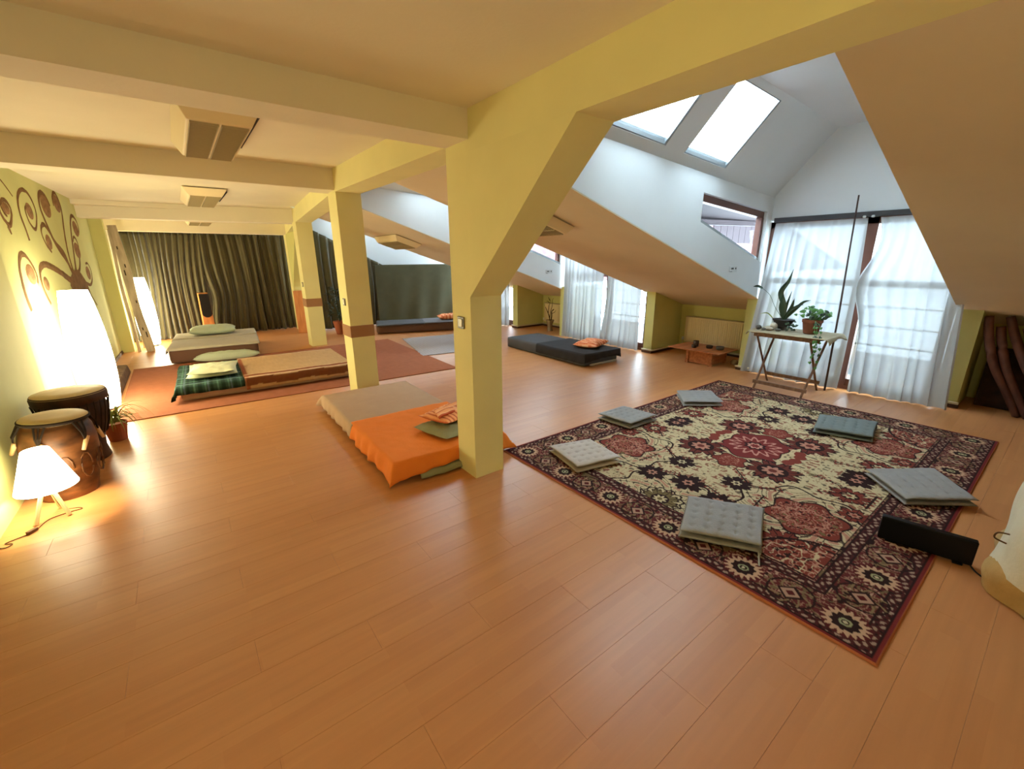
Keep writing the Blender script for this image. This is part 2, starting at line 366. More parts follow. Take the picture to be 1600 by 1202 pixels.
structure(MB().box(-1.3, 2.6, 12.0, 12.15, -.02, 2.62).build('wall_far', 'cream'))
structure(MB().box(-1.5, 7.6, -3.15, -3.0, -.02, 3.0).build('wall_back', 'green'))
vwall('baseboard_left', 'skirt', -1.185, 5.5, -1.035, 10.3, .001, .05, .018, -1)

# ceilings (flat part left of the columns)
structure(MB().box(-1.5, 1.80, -3.1, 2.62, 2.455, 2.60).build('ceiling', 'cream'))
structure(MB().box(-1.5, 1.80, 2.62, 5.3, 2.525, 2.66).build('ceiling_bay_two', 'cream'))
structure(MB().box(-1.5, 2.1, 5.3, 9.35, 2.49, 2.66).build('ceiling_bay_three', 'cream'))
structure(MB().box(-1.5, 2.3, 9.35, 12.15, 2.42, 2.66).build('ceiling_bay_four', 'cream'))
def beam(pts_b, z0, z1, m='cream'):   # footprint ccw
    return structure(MB().hexa([(*p, z0) for p in pts_b], [(*p, z1) for p in pts_b]).build('ceiling_beam', m))
beam([(-1.3, 2.46), (1.60, 2.46), (1.60, 2.74), (-1.3, 2.74)], 2.292, 2.60)
beam([(-1.3, 5.12), (1.56, 5.12), (1.56, 5.42), (-1.3, 5.42)], 2.315, 2.60)
beam([(-1.3, 9.60), (1.95, 9.12), (1.95, 9.40), (-1.3, 9.88)], 2.25, 2.60)
beam([(-1.3, 11.15), (2.15, 11.15), (2.15, 11.42), (-1.3, 11.42)], 2.145, 2.60)
# girder running over the columns
def girder(p0, p1, w, za, zb):
    (xa, ya), (xb, yb) = p0, p1
    return structure(MB().hexa([(xa, ya, za), (xa+w, ya, za), (xb+w, yb, zb), (xb, yb, zb)], [(xa, ya, 2.64), (xa+w, ya, 2.64), (xb+w, yb, 2.64), (xb, yb, 2.64)]).build('ceiling_girder', 'yellow'))
girder((1.54, -3.0), (1.54, 2.495), .255, 2.225, 2.225)
girder((1.54, 2.495), (1.50, 5.25), .27, 2.295, 2.30)
girder((1.50, 5.25), (1.86, 8.95), .26, 2.30, 2.245)
girder((1.86, 8.95), (2.12, 11.3), .25, 2.245, 2.15)

# columns
def column(x0, x1, y0, y1, zt, tape=None):
    c = structure(MB().box(x0, x1, y0, y1, 0, zt).build('column', 'yellow'))
    if tape:
        t = .006; MB().box(x0-t, x1+t, y0-t, y1+t, tape[0], tape[1]).build('tape_band', 'tape', c)
    return c
c1 = column(1.54, 1.795, 2.495, 2.74, 2.295)
MB().prism([(1.54, 2.495, 1.353), (1.54, 1.55, 2.225), (1.54, 2.495, 2.225)], (.255, 0, 0)).build('haunch', 'yellow', c1)
c2 = column(1.505, 1.775, 5.10, 5.40, 2.31, (.72, .855))
c3 = column(1.845, 2.115, 8.80, 9.08, 2.26, (.75, .90))
c4 = column(2.10, 2.33, 11.2, 11.42, 2.16)
MB().prism([(2.10, 11.2, .87), (2.10, 10.25, 2.17), (2.10, 11.2, 2.17)], (.23, 0, 0)).build('haunch', 'green', c4)
def switch(x, y, z, label, s=1):
    t = thing('light_switch', label, 'switch', (x, y, z), 'light switches on the columns')
    MB().box(x-.010, x, y-.042*s, y+.042*s, z-.042*s, z+.042*s).build('switch_plate', 'switch', t, bevel=.003)
    MB().box(x-.016, x-.009, y-.026*s, y+.020*s, z-.028*s, z+.028*s).build('rocker', 'rocker', t, bevel=.002)
switch(1.54, 2.62, 1.17, 'dark square light switch on the nearest yellow column')
switch(1.505, 5.22, 1.127, 'dark light switch on the taped column beside the beige mattress')
switch(1.845, 8.90, 1.16, 'dark light switch on the taped column behind the striped blanket bed')

# ------------------------------------------------------------------ sloped roof bands, dormers, right wall
def zn(x): return 3.01-.2975*x
def z1(x): return 2.965-.302*x
def z2(x): return 3.06-.327*x
def z3(x): return 3.09-.325*x
XB = 7.25
def band(name, y0, y1, zf, x0=1.79):
    return structure(MB().hexa([(x0, y0, zf(x0)), (XB, y0, zf(XB)), (XB, y1, zf(XB)), (x0, y1, zf(x0))], [(x0, y0, zf(x0)+.14), (XB, y0, zf(XB)+.14), (XB, y1, zf(XB)+.14), (x0, y1, zf(x0)+.14)]).build(name, 'slope'))
band('ceiling_slope_near', -3.0, .799, zn)
band('ceiling_slope_second', 2.751, 4.619, z1)
band('ceiling_slope_third', 6.651, 8.759, z2, 2.0)

def cheek(name, y, yt, zf, zft, hole=None, x0=1.75, x1=6.62):
    """dormer side wall from the slope up to the dormer eave, with a trapezoid window hole"""
    mb = MB(); S = []
    if hole:
        (ax, azt), (bx, bzt), (_, bzb), (_, azb) = hole
        S = [[(x0, zf(x0)+.012), (ax, zf(ax)+.012), (ax, zft(ax)), (x0, zft(x0))], [(bx, zf(bx)+.012), (x1, zf(x1)+.012), (x1, zft(x1)), (bx, zft(bx))],
             [(ax, zf(ax)+.012), (bx, zf(bx)+.012), (bx, bzb), (ax, azb)], [(ax, azt), (bx, bzt), (bx, zft(bx)), (ax, zft(ax))]]
    else: S = [[(x0, zf(x0)+.012), (x1, zf(x1)+.012), (x1, zft(x1)), (x0, zft(x0))]]
    for q in S: mb.prism([(x, y, z) for x, z in q], (0, yt-y, 0))
    return structure(mb.build(name, 'white'))
def eave(x): return 2.79-.07*x
def ridge(x): return 3.30-.04*x

def trap_window(n, y, hole, rebate):
    (ax, azt), (bx, bzt), (_, bzb), (_, azb) = hole
    w = structure(MB().prism([(ax, y+.004, azt), (bx, y+.004, bzt), (bx, y+.004, bzt-.075), (ax, y+.004, azt-.075)], (0, .07, 0)).build(f'window_{n}', 'frame'))
    fw = .06
    MB().prism([(bx-fw, y, bzt-.07), (bx, y, bzt-.07), (bx, y, bzb), (bx-fw, y, bzb+fw*.3)], (0, .07, 0)).build('window_frame', 'frame', w)
    MB().prism([(ax, y, azt-.07), (ax+.02, y, azt-.07), (ax+.02, y, azb), (ax, y, azb)], (0, .07, 0)).build('window_frame', 'frame', w)
    MB().prism([(ax, y-.004, azb), (bx, y-.004, bzb), (bx, y-.004, bzb+.05), (ax, y-.004, azb+.05)], (0, .07, 0)).build('window_sill', 'alu', w)
    MB().prism([(ax, y+.03, azt-.07), (bx-fw, y+.03, bzt-.07), (bx-fw, y+.03, bzb+.04), (ax, y+.03, azb+.04)], (0, .006, 0)).build('pane', 'glass', w)
    return w

def dormer(k, y0, y1, nm, skylights):
    """gable roof of a dormer over the y-range; skylights in its far slope"""
    dy = (y1-y0)*.30; ya, yb = y0+dy, y1-dy
    xs0, xs1 = (2.2 if k == 2 else 1.75), 6.62
    mb = MB(); th = .05
    # near slope, flat ridge strip
    def slab(q): mb.hexa(q, [(x, y, z+th) for x, y, z in q])
    slab([(xs0, y0-.02, eave(xs0)), (xs1, y0-.02, eave(xs1)), (xs1, ya, ridge(xs1)), (xs0, ya, ridge(xs0))])
    slab([(xs0, ya, ridge(xs0)), (xs1, ya, ridge(xs1)), (xs1, yb, ridge(xs1)), (xs0, yb, ridge(xs0))])
    def P(x, s): return (x, y1+.02-s*(y1+.02-yb), eave(x)+s*(ridge(x)-eave(x)))
    s0, s1 = .13, .93
    xs = [xs0]+[q for a in skylights for q in a]+[xs1]
    for a, b in zip(xs[:-1], xs[1:]):
        if (a, b) in skylights:
            slab([P(a, s1), P(b, s1), P(b, 1), P(a, 1)][::-1]); slab([P(a, 0), P(b, 0), P(b, s0), P(a, s0)][::-1])
        else: slab([P(a, 0), P(b, 0), P(b, 1), P(a, 1)][::-1])
    structure(mb.build(f'ceiling_dormer_{nm}', 'white'))
    for i, (a, b) in enumerate(skylights):
        n = 2+k*4+i
        f = MB(); t = .028
        def strip(xa, xb, sa, sb): 
            q = [P(xa, sa), P(xb, sa), P(xb, sb), P(xa, sb)]; f.hexa([(x, y, z+.004) for x, y, z in q], [(x, y, z+.06) for x, y, z in q])
        strip(a, a+t*.4, s0, s1); strip(b-t*1.1, b, s0, s1); strip(a, b, s0, s0+.012); strip(a, b, s1-.015, s1)
        w = structure(f.build(f'window_{n}', 'alu'))
        g = MB(); q = [P(a+.01, s0+.01), P(b-.01, s0+.01), P(b-.01, s1-.01), P(a+.01, s1-.01)]
        g.hexa([(x, y, z+.030) for x, y, z in q], [(x, y, z+.034) for x, y, z in q]); g.build('pane', 'glass', w)
    # gable end over the girder
    structure(MB().prism([(xs0, y0, 2.40), (xs0, y1, 2.40), (xs0, y1, eave(1.75)+.05), (xs0, yb, ridge(1.75)+.05), (xs0, ya, ridge(1.75)+.05), (xs0, y0, eave(1.75)+.05)], (-.08, 0, 0)).build(f'wall_dormer_inner_{nm}', 'white'))
    # outer gable wall above the tall window (x = 6.42)
    X = 6.42
    structure(MB().prism([(X, y0, 2.06), (X, y1, 2.06), (X, y1, eave(X)+.04), (X, yb, ridge(X)+.04), (X, ya, ridge(X)+.04), (X, y0, eave(X)+.04)], (.18, 0, 0)).build(f'wall_gable_{nm}', 'white'))

HOLE1 = [(4.70, 2.275), (6.28, 2.165), (6.28, 1.535), (4.70, 1.975)]
HOLE2 = [(4.75, 2.27), (6.30, 2.16), (6.30, 1.475), (4.75, 1.965)]
HOLE3 = [(5.16, 2.25), (6.30, 2.16), (6.30, 1.42), (5.16, 1.72)]
dormer(0, .80, 2.75, 'near', [(2.98, 3.85), (4.16, 4.975)])
dormer(1, 4.62, 6.65, 'middle', [(2.98, 3.85), (4.16, 4.975)])
dormer(2, 8.76, 10.9, 'far', [(2.98, 3.85), (4.16, 4.975)])
cheek('wall_cheek_near_south', .80, .68, zn, eave)
cheek('wall_cheek_near_north', 2.75, 2.87, z1, eave, HOLE1)
cheek('wall_cheek_middle_south', 4.62, 4.50, z1, eave)
cheek('wall_cheek_middle_north', 6.65, 6.77, z2, eave, HOLE2)
cheek('wall_cheek_far_south', 8.76, 8.64, z2, eave)
cheek('wall_cheek_far_north', 10.9, 11.02, lambda x: 0.0, eave, [(5.16, 2.25), (6.30, 2.16), (6.30, 1.42), (5.16, 1.72)], x0=2.36)
trap_window(14, 2.79, HOLE1, 0); trap_window(15, 6.69, HOLE2, 0); trap_window(16, 10.94, HOLE3, 0)

# piers and niches under the slopes
def pier(name, x0, x1, y0, y1, z):
    return structure(MB().box(x0, x1, y0, y1, 0, z).build(name, 'green'))
pier('wall_pier_near_north', 6.40, 7.3, 2.75, 2.90, z1(6.40)+.05)
pier('wall_pier_middle_south', 6.36, 7.3, 4.385, 4.55, z1(6.36)+.05)
pier('wall_pier_middle_north', 6.36, 7.3, 6.57, 6.70, z2(6.36)+.05)
pier('wall_pier_far_south', 6.28, 7.3, 8.07, 8.25, z2(6.28)+.05)
pier('wall_pier_near_south', 6.56, 7.3, .60, .80, zn(6.56)+.06)
structure(MB().box(7.20, 7.32, 2.85, 4.42, 0, 1.0).build('wall_niche_near', 'green'))
structure(MB().box(7.08, 7.20, 6.65, 8.12, 0, 1.0).build('wall_niche_middle', 'green'))
structure(MB().box(7.20, 7.32, -3.0, .66, 0, 1.1).build('wall_niche_south', 'green'))
structure(MB().box(6.44, 6.62, 8.25, 10.95, 0, .02).build('wall_far_sill', 'green'))
def skirt(name, x0, x1, y0, y1, px0, px1, py0, py1):
    s = structure(MB().box(x0, x1, y0, y1, 0, .035).build(name, 'skirt'))
    MB().box(px0, px1, py0, py1, .045, .07).build('heating_pipe', 'pipe', s, bevel=.006)
skirt('baseboard_1', 6.33, 6.36, 4.36, 4.56, 6.315, 6.34, 4.35, 4.56)
skirt('baseboard_2', 6.36, 7.2, 4.365, 4.385, 6.33, 7.2, 4.335, 4.36)
skirt('baseboard_3', 7.18, 7.2, 2.92, 4.36, 7.15, 7.175, 2.92, 4.35)
skirt('baseboard_4', 6.375, 6.40, 2.72, 2.92, 6.345, 6.37, 2.72, 2.92)
skirt('baseboard_5', 6.26, 6.28, 8.05, 8.26, 6.235, 6.26, 8.05, 8.26)
skirt('baseboard_6', 6.28, 7.08, 8.05, 8.07, 6.26, 7.08, 8.025, 8.05)
skirt('baseboard_7', 7.06, 7.08, 6.72, 8.05, 7.03, 7.055, 6.72, 8.04)
skirt('baseboard_8', 6.535, 6.56, .58, .80, 6.505, 6.53, .58, .80)

# tall windows in the dormer ends
def tall_window(n, y0, y1, mull):
    X = 6.44; z0, z1_ = .04, 2.04
    w = structure(MB().box(X, X+.12, y0, y1, 0, z0).build(f'window_{n}', 'frame'))
    for a, b in ((y0, y0+.08), (y1-.08, y1), (mull-.06, mull+.06)): MB().box(X, X+.07, a, b, z0, z1_).build('window_frame', 'frame', w)
    MB().box(X, X+.07, y0, y1, z1_-.08, z1_).build('window_frame', 'frame', w)
    for a, b in ((y0+.08, mull-.06), (mull+.06, y1-.08)):
        MB().box(X+.01, X+.06, a, b, 1.26, 1.33).build('transom', 'frame', w)
        MB().box(X+.01, X+.06, a, b, z0, z0+.09).build('window_frame', 'frame', w)
        MB().box(X+.03, X+.036, a, b, z0+.09, 1.26).build('pane', 'glass', w); MB().box(X+.03, X+.036, a, b, 1.33, z1_-.08).build('pane', 'glass', w)
    return w
tall_window(17, .80, 2.75, 1.66); tall_window(18, 4.55, 6.57, 5.47); tall_window(19, 8.25, 10.9, 9.6)

# ------------------------------------------------------------------ outdoors: tiled roof between the dormers, boarded dormer sides, terrace
def tiles(name, y0, y1, zf):
    mb = MB(); x = 2.0; sl = (zf(2)-zf(1))
    while x < 7.4:
        z = zf(x)+.20
        ny = int((y1-y0)/.22)
        def fn(u, v, x=x, z=z): 
            yy = y0+v*(y1-y0); wv = .025*abs(math.sin((yy-y0)/.22*PI)); return (x+u*.36, yy, zf(x)+.19+u*.36*sl+.035*(u)+wv)
        mb.grid(fn, 1, ny*6, None, .015); x += .33
    o = tag(mb.build(name, 'tile', smooth=False), kind='structure'); return o
def tiled(y0, y1, zf): 
    o = tiles('roof_tiles', y0, y1, zf); return o
tiled(2.92, 4.40, z1); tiled(6.82, 8.5, z2); tiled(11.1, 13.5, z3); tiled(-1.0, .6, zn)
ov = structure(MB().prism([(7.0, 5.15, 2.36), (7.0, 3.7, 2.86), (7.0, 3.7, 2.92), (7.0, 5.15, 2.42)], (6.5, 0, 0)).build('roof_overhang', 'soffit'))
MB().hexa([(7.0, 5.02, 2.20), (13.5, 5.02, 2.36), (13.5, 5.16, 2.36), (7.0, 5.16, 2.20)], [(7.0, 5.02, 2.30), (13.5, 5.02, 2.46), (13.5, 5.16, 2.46), (7.0, 5.16, 2.30)]).build('eave_beam', 'soffit', ov)
for i in range(9): MB().box(12.0+i*.36, 12.34+i*.36, 6.6, 6.64, 2.0, 2.95).build('wall_board', 'soffit', ov)
def far_tiles(u, v):
    y = 13+v*6; r = v*18; return (4.5+u*42, y+.0, .6+v*4.2+.05*(r % 1)+.035*abs(math.sin(u*42/.30*PI/2)))
structure(MB().grid(far_tiles, 560, 54).build('roof_neighbour_tiles', 'tile'))
structure(MB().box(6.62, 10.0, -2, 13, -.30, -.12).build('ground_terrace', 'concrete'))
rl = thing('balcony_railing', 'metal balcony railing outside the tall curtained windows', 'railing', (7.9, 1.75, -.12))
for z in (.35, .62, .9): MB().box(7.88, 7.92, -.6, 7.2, z, z+.018).build('rail', 'alu', rl)
for y in (-.5, .7, 1.9, 3.1, 4.3, 5.5, 6.7): MB().box(7.88, 7.92, y, y+.04, -.12, .92).build('post', 'alu', rl)

# ------------------------------------------------------------------ sheer curtains
def sheer(label, X, yt0, yt1, yb0, yb1, zt, pleats, seed, group, ztf=None, edge=None):
    def fn(u, v):
        z = zt*(1-v)+.012*v+ (.0 if v < 1 else .006*math.sin(u*9))
        yt = yt0+(yt1-yt0)*u; yb = yb0+(yb1-yb0)*u
        s = v**.9; y = yt+(yb-yt)*s
        if edge: y += edge(u, v)
        ph = (u+.10*nz(u*3.1+seed, .3)+.04*nz(u*9+seed, v*.8))*pleats*2*PI+.8*nz(u*4+seed, v*1.5)
        amp = (.008+.034*v)*(.55+.9*abs(nz(u*5+seed*3, v*.7)))
        x = X+amp*math.sin(ph)+.02*nz(u*7, v*3+seed)-.05*v*v+.02*v*math.sin(u*5+seed)
        return (x, y+.012*math.cos(ph*1.0)*(.4+v), z)
    o = MB().grid(fn, int(pleats*9), 26).build('sheer_curtain', 'sheer', smooth=True)
    return tag(o, label, 'curtain', group)
sheer('white sheer curtain panel behind the folding plant table', 6.36, 2.66, 1.69, 2.82, 1.64, 2.02, 9, 1, 'sheer curtains at the tall windows', edge=lambda u, v: -.02*math.sin(v*PI)*u)
sheer('white sheer curtain panel right of the leaning stick, its inner edge swept aside', 6.36, 1.60, .82, 1.53, .62, 2.02, 8, 5, 'sheer curtains at the tall windows',
      edge=lambda u, v: (1-u)**2*(.11*math.exp(-((v-.38)/.15)**2)-.05*math.exp(-((v-.13)/.14)**2)))
sheer('white sheer curtain panel behind the striped orange pillow, on the branch vase side', 6.36, 6.60, 5.54, 6.56, 5.50, 2.02, 9, 9, 'sheer curtains at the tall windows')
sheer('white sheer curtain panel beside the brown window frame near the radiator niche', 6.36, 5.43, 4.72, 5.50, 4.60, 2.02, 6, 12, 'sheer curtains at the tall windows', edge=lambda u, v: .05*math.sin(v*PI)*(1-u)*-1)
sheer('narrow strip of sheer curtain seen just past the nearest column', 6.30, 9.6, 8.40, 9.6, 8.36, 2.02, 9, 15, 'sheer curtains at the tall windows')
for (y0, y1, lb) in ((.80, 2.68, 'dark curtain rail above the window behind the plant table'), (4.60, 6.62, 'dark curtain rail of the window behind the charcoal mattress')):
    t = thing('curtain_rail', lb, 'curtain rail', (6.38, (y0+y1)/2, 2.03))
    MB().box(6.33, 6.42, y0, y1, 2.03, 2.085).build('rail', 'dark', t); 
    for yy in (y0+.04, (y0+y1)/2-.1, (y0+y1)/2-.02): MB().lathe([(.012, 0), (.018, .012), (.012, .024)], 10, (6.325, yy, 2.02)).build('curtain_hook', 'plug', t)

# ------------------------------------------------------------------ dark green curtains at the far end
def velvet(name, label, fn, nu, nv, m='velvet', group=None): return tag(MB().grid(fn, nu, nv, None, .006).build(name, m, smooth=True), label, 'curtain', group)
def pleat(u, v, n, seed, a0=.02, a1=.05):
    w = u+.03*nz(u*6+seed, v*1.3)
    w += .055*nz(u*3+seed*2, v*.6)
    k = math.sin(w*n*2*PI); k = math.copysign(abs(k)**.7, k)
    return (a0+(a1-a0)*v)*(.6+.9*abs(nz(u*7+seed, v*.8)))*(1.3*k+.55*math.sin(w*n*4.3*PI+seed)+.9*nz(w*n*1.1, v*2+seed))
def fleft(u, v):
    xt = -.80+1.33*u; xb = -.92+1.42*u; x = xt+(xb-xt)*v+(.06*math.sin(v*PI)*(1-u))-.05*u*math.sin(v*PI)
    return (x, 11.62+pleat(u, v, 13, 2)-.10*max(0, v-.9)*10*.5, 2.16*(1-v)+.012*v)
velvet('curtain', 'dark green velvet curtain behind the far glowing floor lamp', fleft, 170, 30, group='dark green velvet curtains')
def fright(u, v):
    open_ = .10*math.exp(-((v-.62)/.2)**2)
    x = .44+open_*(1-u)**3+1.76*u
    return (x, 11.60+pleat(u, v, 11, 7, .03, .06), 2.16*(1-v)+.012*v)
velvet('curtain', 'dark green velvet curtain right of the gap with the small loudspeaker', fright, 170, 30, group='dark green velvet curtains')
def fslope(u, v):
    x = 2.36+2.0*u; zt = 2.26-.5*(x-2.56) if x > 2.56 else 2.26
    z = max(1.30, zt)*(1-v)+.012*v
    return (x, 10.82+pleat(u, v, 11, 4, .02, .035), z)
velvet('curtain', 'dark green curtain with a sloping top edge behind the potted plant', fslope, 150, 26, group='dark green velvet curtains')

# cloth covered screen behind the far mattress
scr = thing('folding_screen', 'low screen covered with plain dark grey-green cloth behind the far mattress', 'screen', (4.8, 10.2, 0))
MB().box(3.72, 5.95, 10.22, 10.26, .02, 1.46).build('board', 'bark', scr)
def fscr(u, v):
    x = 3.70+2.27*u; sag = .03*math.sin(u*3*PI)*0; dr = abs(math.sin(u*7+2*v))*v
    return (x-.02*v, 10.19-.012-.05*v*v-.018*v*(math.sin(u*26+3*v)+.7*math.sin(u*11-4*v)), 1.475*(1-v)+.015*v+sag)
MB().grid(fscr, 130, 30, None, .006).build('cloth_cover', 'velvet2', scr, smooth=True)
MB().grid(lambda u, v: (3.70+2.27*u, 10.18+.09*v, 1.478), 30, 2, None, .006).build('cloth_cover', 'velvet2', scr, smooth=True)

# ------------------------------------------------------------------ ceiling lights
def ceiling_light(label, Mx, L, W, drop=.10):
    """housing hangs below z=0 of its own frame, long side along y"""
    c = Mx @ Vector((0, 0, -drop)); t = thing('ceiling_light', label, 'ceiling light', c, 'louvred ceiling lights')
    a, b = W/2, L/2; a2, b2 = a*.74, b*.90
    T = lambda q: [tuple(Mx @ Vector(p)) for p in q]
    mb = MB(); mb.hexa(T([(-a2, -b2, -drop), (a2, -b2, -drop), (a2, b2, -drop), (-a2, b2, -drop)]), T([(-a, -b, -.012), (a, -b, -.012), (a, b, -.012), (-a, b, -.012)]))
    mb.build('housing', 'housing', t, bevel=.006)
    for s in (-1, 1):
        x0, x1 = (-a2+.015, -.008) if s < 0 else (.008, a2-.015)
        g = MB(); g.box(x0, x1, -b2+.02, b2-.02, -drop-.002, -drop+.004, Mx); gr = g.build('reflector', 'shade', t)
        g = MB(); n = 26
        for i in range(n+1):
            y = -b2+.025+i*(2*b2-.05)/n; g.box(x0, x1, y-.002, y+.002, -drop-.012, -drop-.002, Mx)
        for x in (x0, x1-.003): g.box(x, x+.003, -b2+.02, b2-.02, -drop-.013, -drop-.001, Mx)
        g.build('louvre', 'louvre', gr)
    g = MB(); g.box(a+.004, a+.010, -b*.75, b*.8, -.030, -.001, Mx); g.build('side_rail', 'dark', t)
ceiling_light('large louvred ceiling light between the first and second ceiling beam', Matrix.Translation((.375, 4.02, 2.525)), 1.28, .46, .12)
ceiling_light('louvred ceiling light between the second and third ceiling beam', Matrix.Translation((.47, 7.75, 2.49)), 1.5, .48, .10)
ceiling_light('louvred ceiling light mostly hidden beyond the third ceiling beam', Matrix.Translation((.50, 10.2, 2.38)), .9, .46, .13)
def slope_frame(x, y, zf): 
    a = math.atan(zf(0)-zf(1)); return Matrix.Translation((x, y, zf(x))) @ Matrix.Rotation(a, 4, 'Y')
ceiling_light('louvred light on the sloped ceiling partly behind the near column haunch', slope_frame(3.24, 4.0, z1), 1.15, .42, .10)
ceiling_light('louvred light on the sloped ceiling above the covered screen', slope_frame(3.40, 8.02, z2), 1.05, .52, .10)

# ------------------------------------------------------------------ rugs and carpets
def quad_slab(c, z0, z1_): return [(*p, z0) for p in c], [(*p, z1_) for p in c]
rc = MB(); rc.hexa(*quad_slab([(-.76, 5.72), (3.17, 5.56), (3.27, 8.62), (-.78, 8.56)], .001, .010))
tag(rc.build('carpet', 'rust', bevel=.003), 'large rust red carpet under the striped blanket bed', 'carpet')
def grey_c(u, v):
    s = .5+.5*math.sin(v*260); t = .5+.5*math.sin(u*150+v*8)
    k = .28+.10*s+.05*t+.04*nz(u*40, v*40); return (k*1.1, k, k)
def grey_f(u, v):
    a, b, c, d = (3.12, 6.66), (4.35, 6.47), (4.85, 8.22), (3.52, 8.46)
    x = (a[0]*(1-u)+b[0]*u)*(1-v)+(d[0]*(1-u)+c[0]*u)*v; y = (a[1]*(1-u)+b[1]*u)*(1-v)+(d[1]*(1-u)+c[1]*u)*v
    return (x+.008*math.sin(v*60)*(u < .001), y, .011+.001*nz(x*9, y*9))
tag(MB().grid(grey_f, 60, 100, grey_c, .007).build('woven_rug', 'vc'), 'flat grey woven rug in front of the far charcoal mattress', 'rug')

# persian rug painted vertex by vertex: colours belong to the pile itself
def persian():
    X0, Y0, LX, LY = 1.98, .18, 3.59, 2.57; NX, NY = 720, 514
    u = np.linspace(0, LX, NX+1)[None, :]; v = np.linspace(0, LY, NY+1)[:, None]
    U = u+0*v; V = v+0*u
    C = lambda r, g, b: np.array(_srgb((r, g, b)))
    cream, red, dark, pink, olive, brick = C(196, 178, 140), C(104, 42, 40), C(44, 26, 26), C(176, 124, 104), C(112, 96, 62), C(122, 54, 44)
    img = np.zeros((NY+1, NX+1, 3)); img[:] = cream
    def put(m, c, a=1.0): img[m] = img[m]*(1-a)+c*a
    cx, cy = LX/2, LY/2; mu, mv = abs(U-cx), abs(V-cy)           # mirrored both ways like a real carpet
    rng = np.random.RandomState(3)
    def vnoise(x, y, f, seed):
        r = np.random.RandomState(seed).rand(64, 64); xi, yi = x*f, y*f
        x0, y0 = np.floor(xi).astype(int), np.floor(yi).astype(int); fx, fy = xi-x0, yi-y0; fx = fx*fx*(3-2*fx); fy = fy*fy*(3-2*fy)
        g = lambda a, b: r[b % 64, a % 64]
        return (g(x0, y0)*(1-fx)+g(x0+1, y0)*fx)*(1-fy)+(g(x0, y0+1)*(1-fx)+g(x0+1, y0+1)*fx)*fy
    def polar(px, py, x, y): return np.hypot(px-x, py-y), np.arctan2(py-y, px-x)
    # scattered filigree on the cream field
    n1 = vnoise(mu, mv, 16, 1); n2 = vnoise(mu, mv, 11, 2)
    put((abs(n1-.5) < .028) & (n2 > .5), olive, .8)
    n3 = vnoise(mu, mv, 40, 4); put((n3 > .79), brick, .85); put((n3 < .19), dark, .8); n4 = vnoise(mu, mv, 30, 41); put(abs(n4-.5) < .03, C(150, 120, 92), .8)
    def burst(x, y, r, n, c_out, c_in, px=mu, py=mv, core=.35, rot=0):
        d, a = polar(px, py, x, y); k = .62+.38*abs(np.cos(n/2*(a+rot)))**.7; k2 = k*(.93+.07*np.cos(n*3*a))
        put(d < r*k2*1.06, dark); put(d < r*k2*.92, c_out)
        put((d < r*k2*.9) & (abs(np.sin(n/2*(a+rot))) < .12) & (d > r*.3), dark)
        put(d < r*core*1.25, dark); put(d < r*core*(.8+.2*np.cos(n*a)), c_in); put(d < r*core*.35, c_out)
    def leafspray(x, y, ang, ln, c=brick, px=mu, py=mv):
        ca, sa = math.cos(ang), math.sin(ang); p = (px-x)*ca+(py-y)*sa; q = -(px-x)*sa+(py-y)*ca
        t = np.clip(p/ln, 0, 1); put((p > 0) & (p < ln) & (abs(q) < .006), dark)
        sp = ln/5; ph = (p/sp) % 1
        put((p > 0) & (p < ln) & (abs(q) < .035*(1-t*.6)) & (abs(q) > .008) & (abs(ph-.5-abs(q)*6+.1) < .22), c); 
    def ring(px, py, x, y, r, w, c, teeth=0, ta=0): 
        d, a = polar(px, py, x, y); rr = r+(ta*np.cos(teeth*a) if teeth else 0); put(abs(d-rr) < w, c)
    def scrolls(x, y, r, n, c=dark, px=mu, py=mv, bg=None):
        d, a = polar(px, py, x, y); k = r*(1+.10*np.cos(n*a))
        if bg is not None: put(d < k, bg)
        put(abs(d-k) < .009, c); s = np.sin(n*a+26*d/r*.35); t = np.sin(30*d/r*.55+2*np.cos(n*a))
        put((d < k*.95) & (abs(s*t) < .10), c, .9); put((d < k*.9) & (s*t > .62), pink, .9)
    # side palmettes (half medallions) and end medallions
    scrolls(.87, .66, .36, 7, bg=cream); d, a = polar(mu, mv, .87, .70); put(d < .22*(1+.12*np.cos(6*a)), dark); put(d < .205*(1+.12*np.cos(6*a)), brick)
    nn = vnoise(mu, mv, 62, 9); put((d < .19) & (abs(nn-.5) < .07), pink); put((d < .19) & (nn > .8), dark); put((d < .20) & (nn < .2), olive); ring(mu, mv, .87, .70, .11, .007, pink, 10, .012)
    scrolls(1.40, 0, .36, 9, bg=cream); burst(1.40, 0, .14, 8, olive, cream); ring(mu, mv, 1.40, 0, .145, .007, dark, 12, .01)
    burst(1.05, .0, .13, 6, dark, pink); burst(1.12, .26, .12, 7, dark, pink, rot=.4); burst(.78, .22, .11, 6, dark, cream, rot=.7)
    burst(1.25, .72, .15, 8, brick, pink); burst(.60, .88, .10, 6, brick, pink)
    burst(.34, .78, .13, 7, brick, cream); burst(.05, .74, .12, 6, dark, pink); 
    for x, y, a, l in ((.55, .10, .8, .24), (.62, .48, -.9, .22), (.18, .52, 1.3, .2), (.80, .42, .1, .24), (1.20, .48, .5, .2), (.45, .62, 2.3, .2), (.98, .10, 1.2, .16), (.2, .9, 0, .25)): leafspray(x, y, a, l)
    burst(.365, .295, .205, 8, C(104, 48, 40), pink, core=.42, rot=.2); ring(mu, mv, .365, .295, .075, .006, dark, 8, .012)
    # centre medallion
    d, a = polar(mu, mv, 0, 0); k = .25*(1+.10*np.cos(6*a)); k = k*np.where(abs(np.cos(a)) > .6, 1.15, .92)
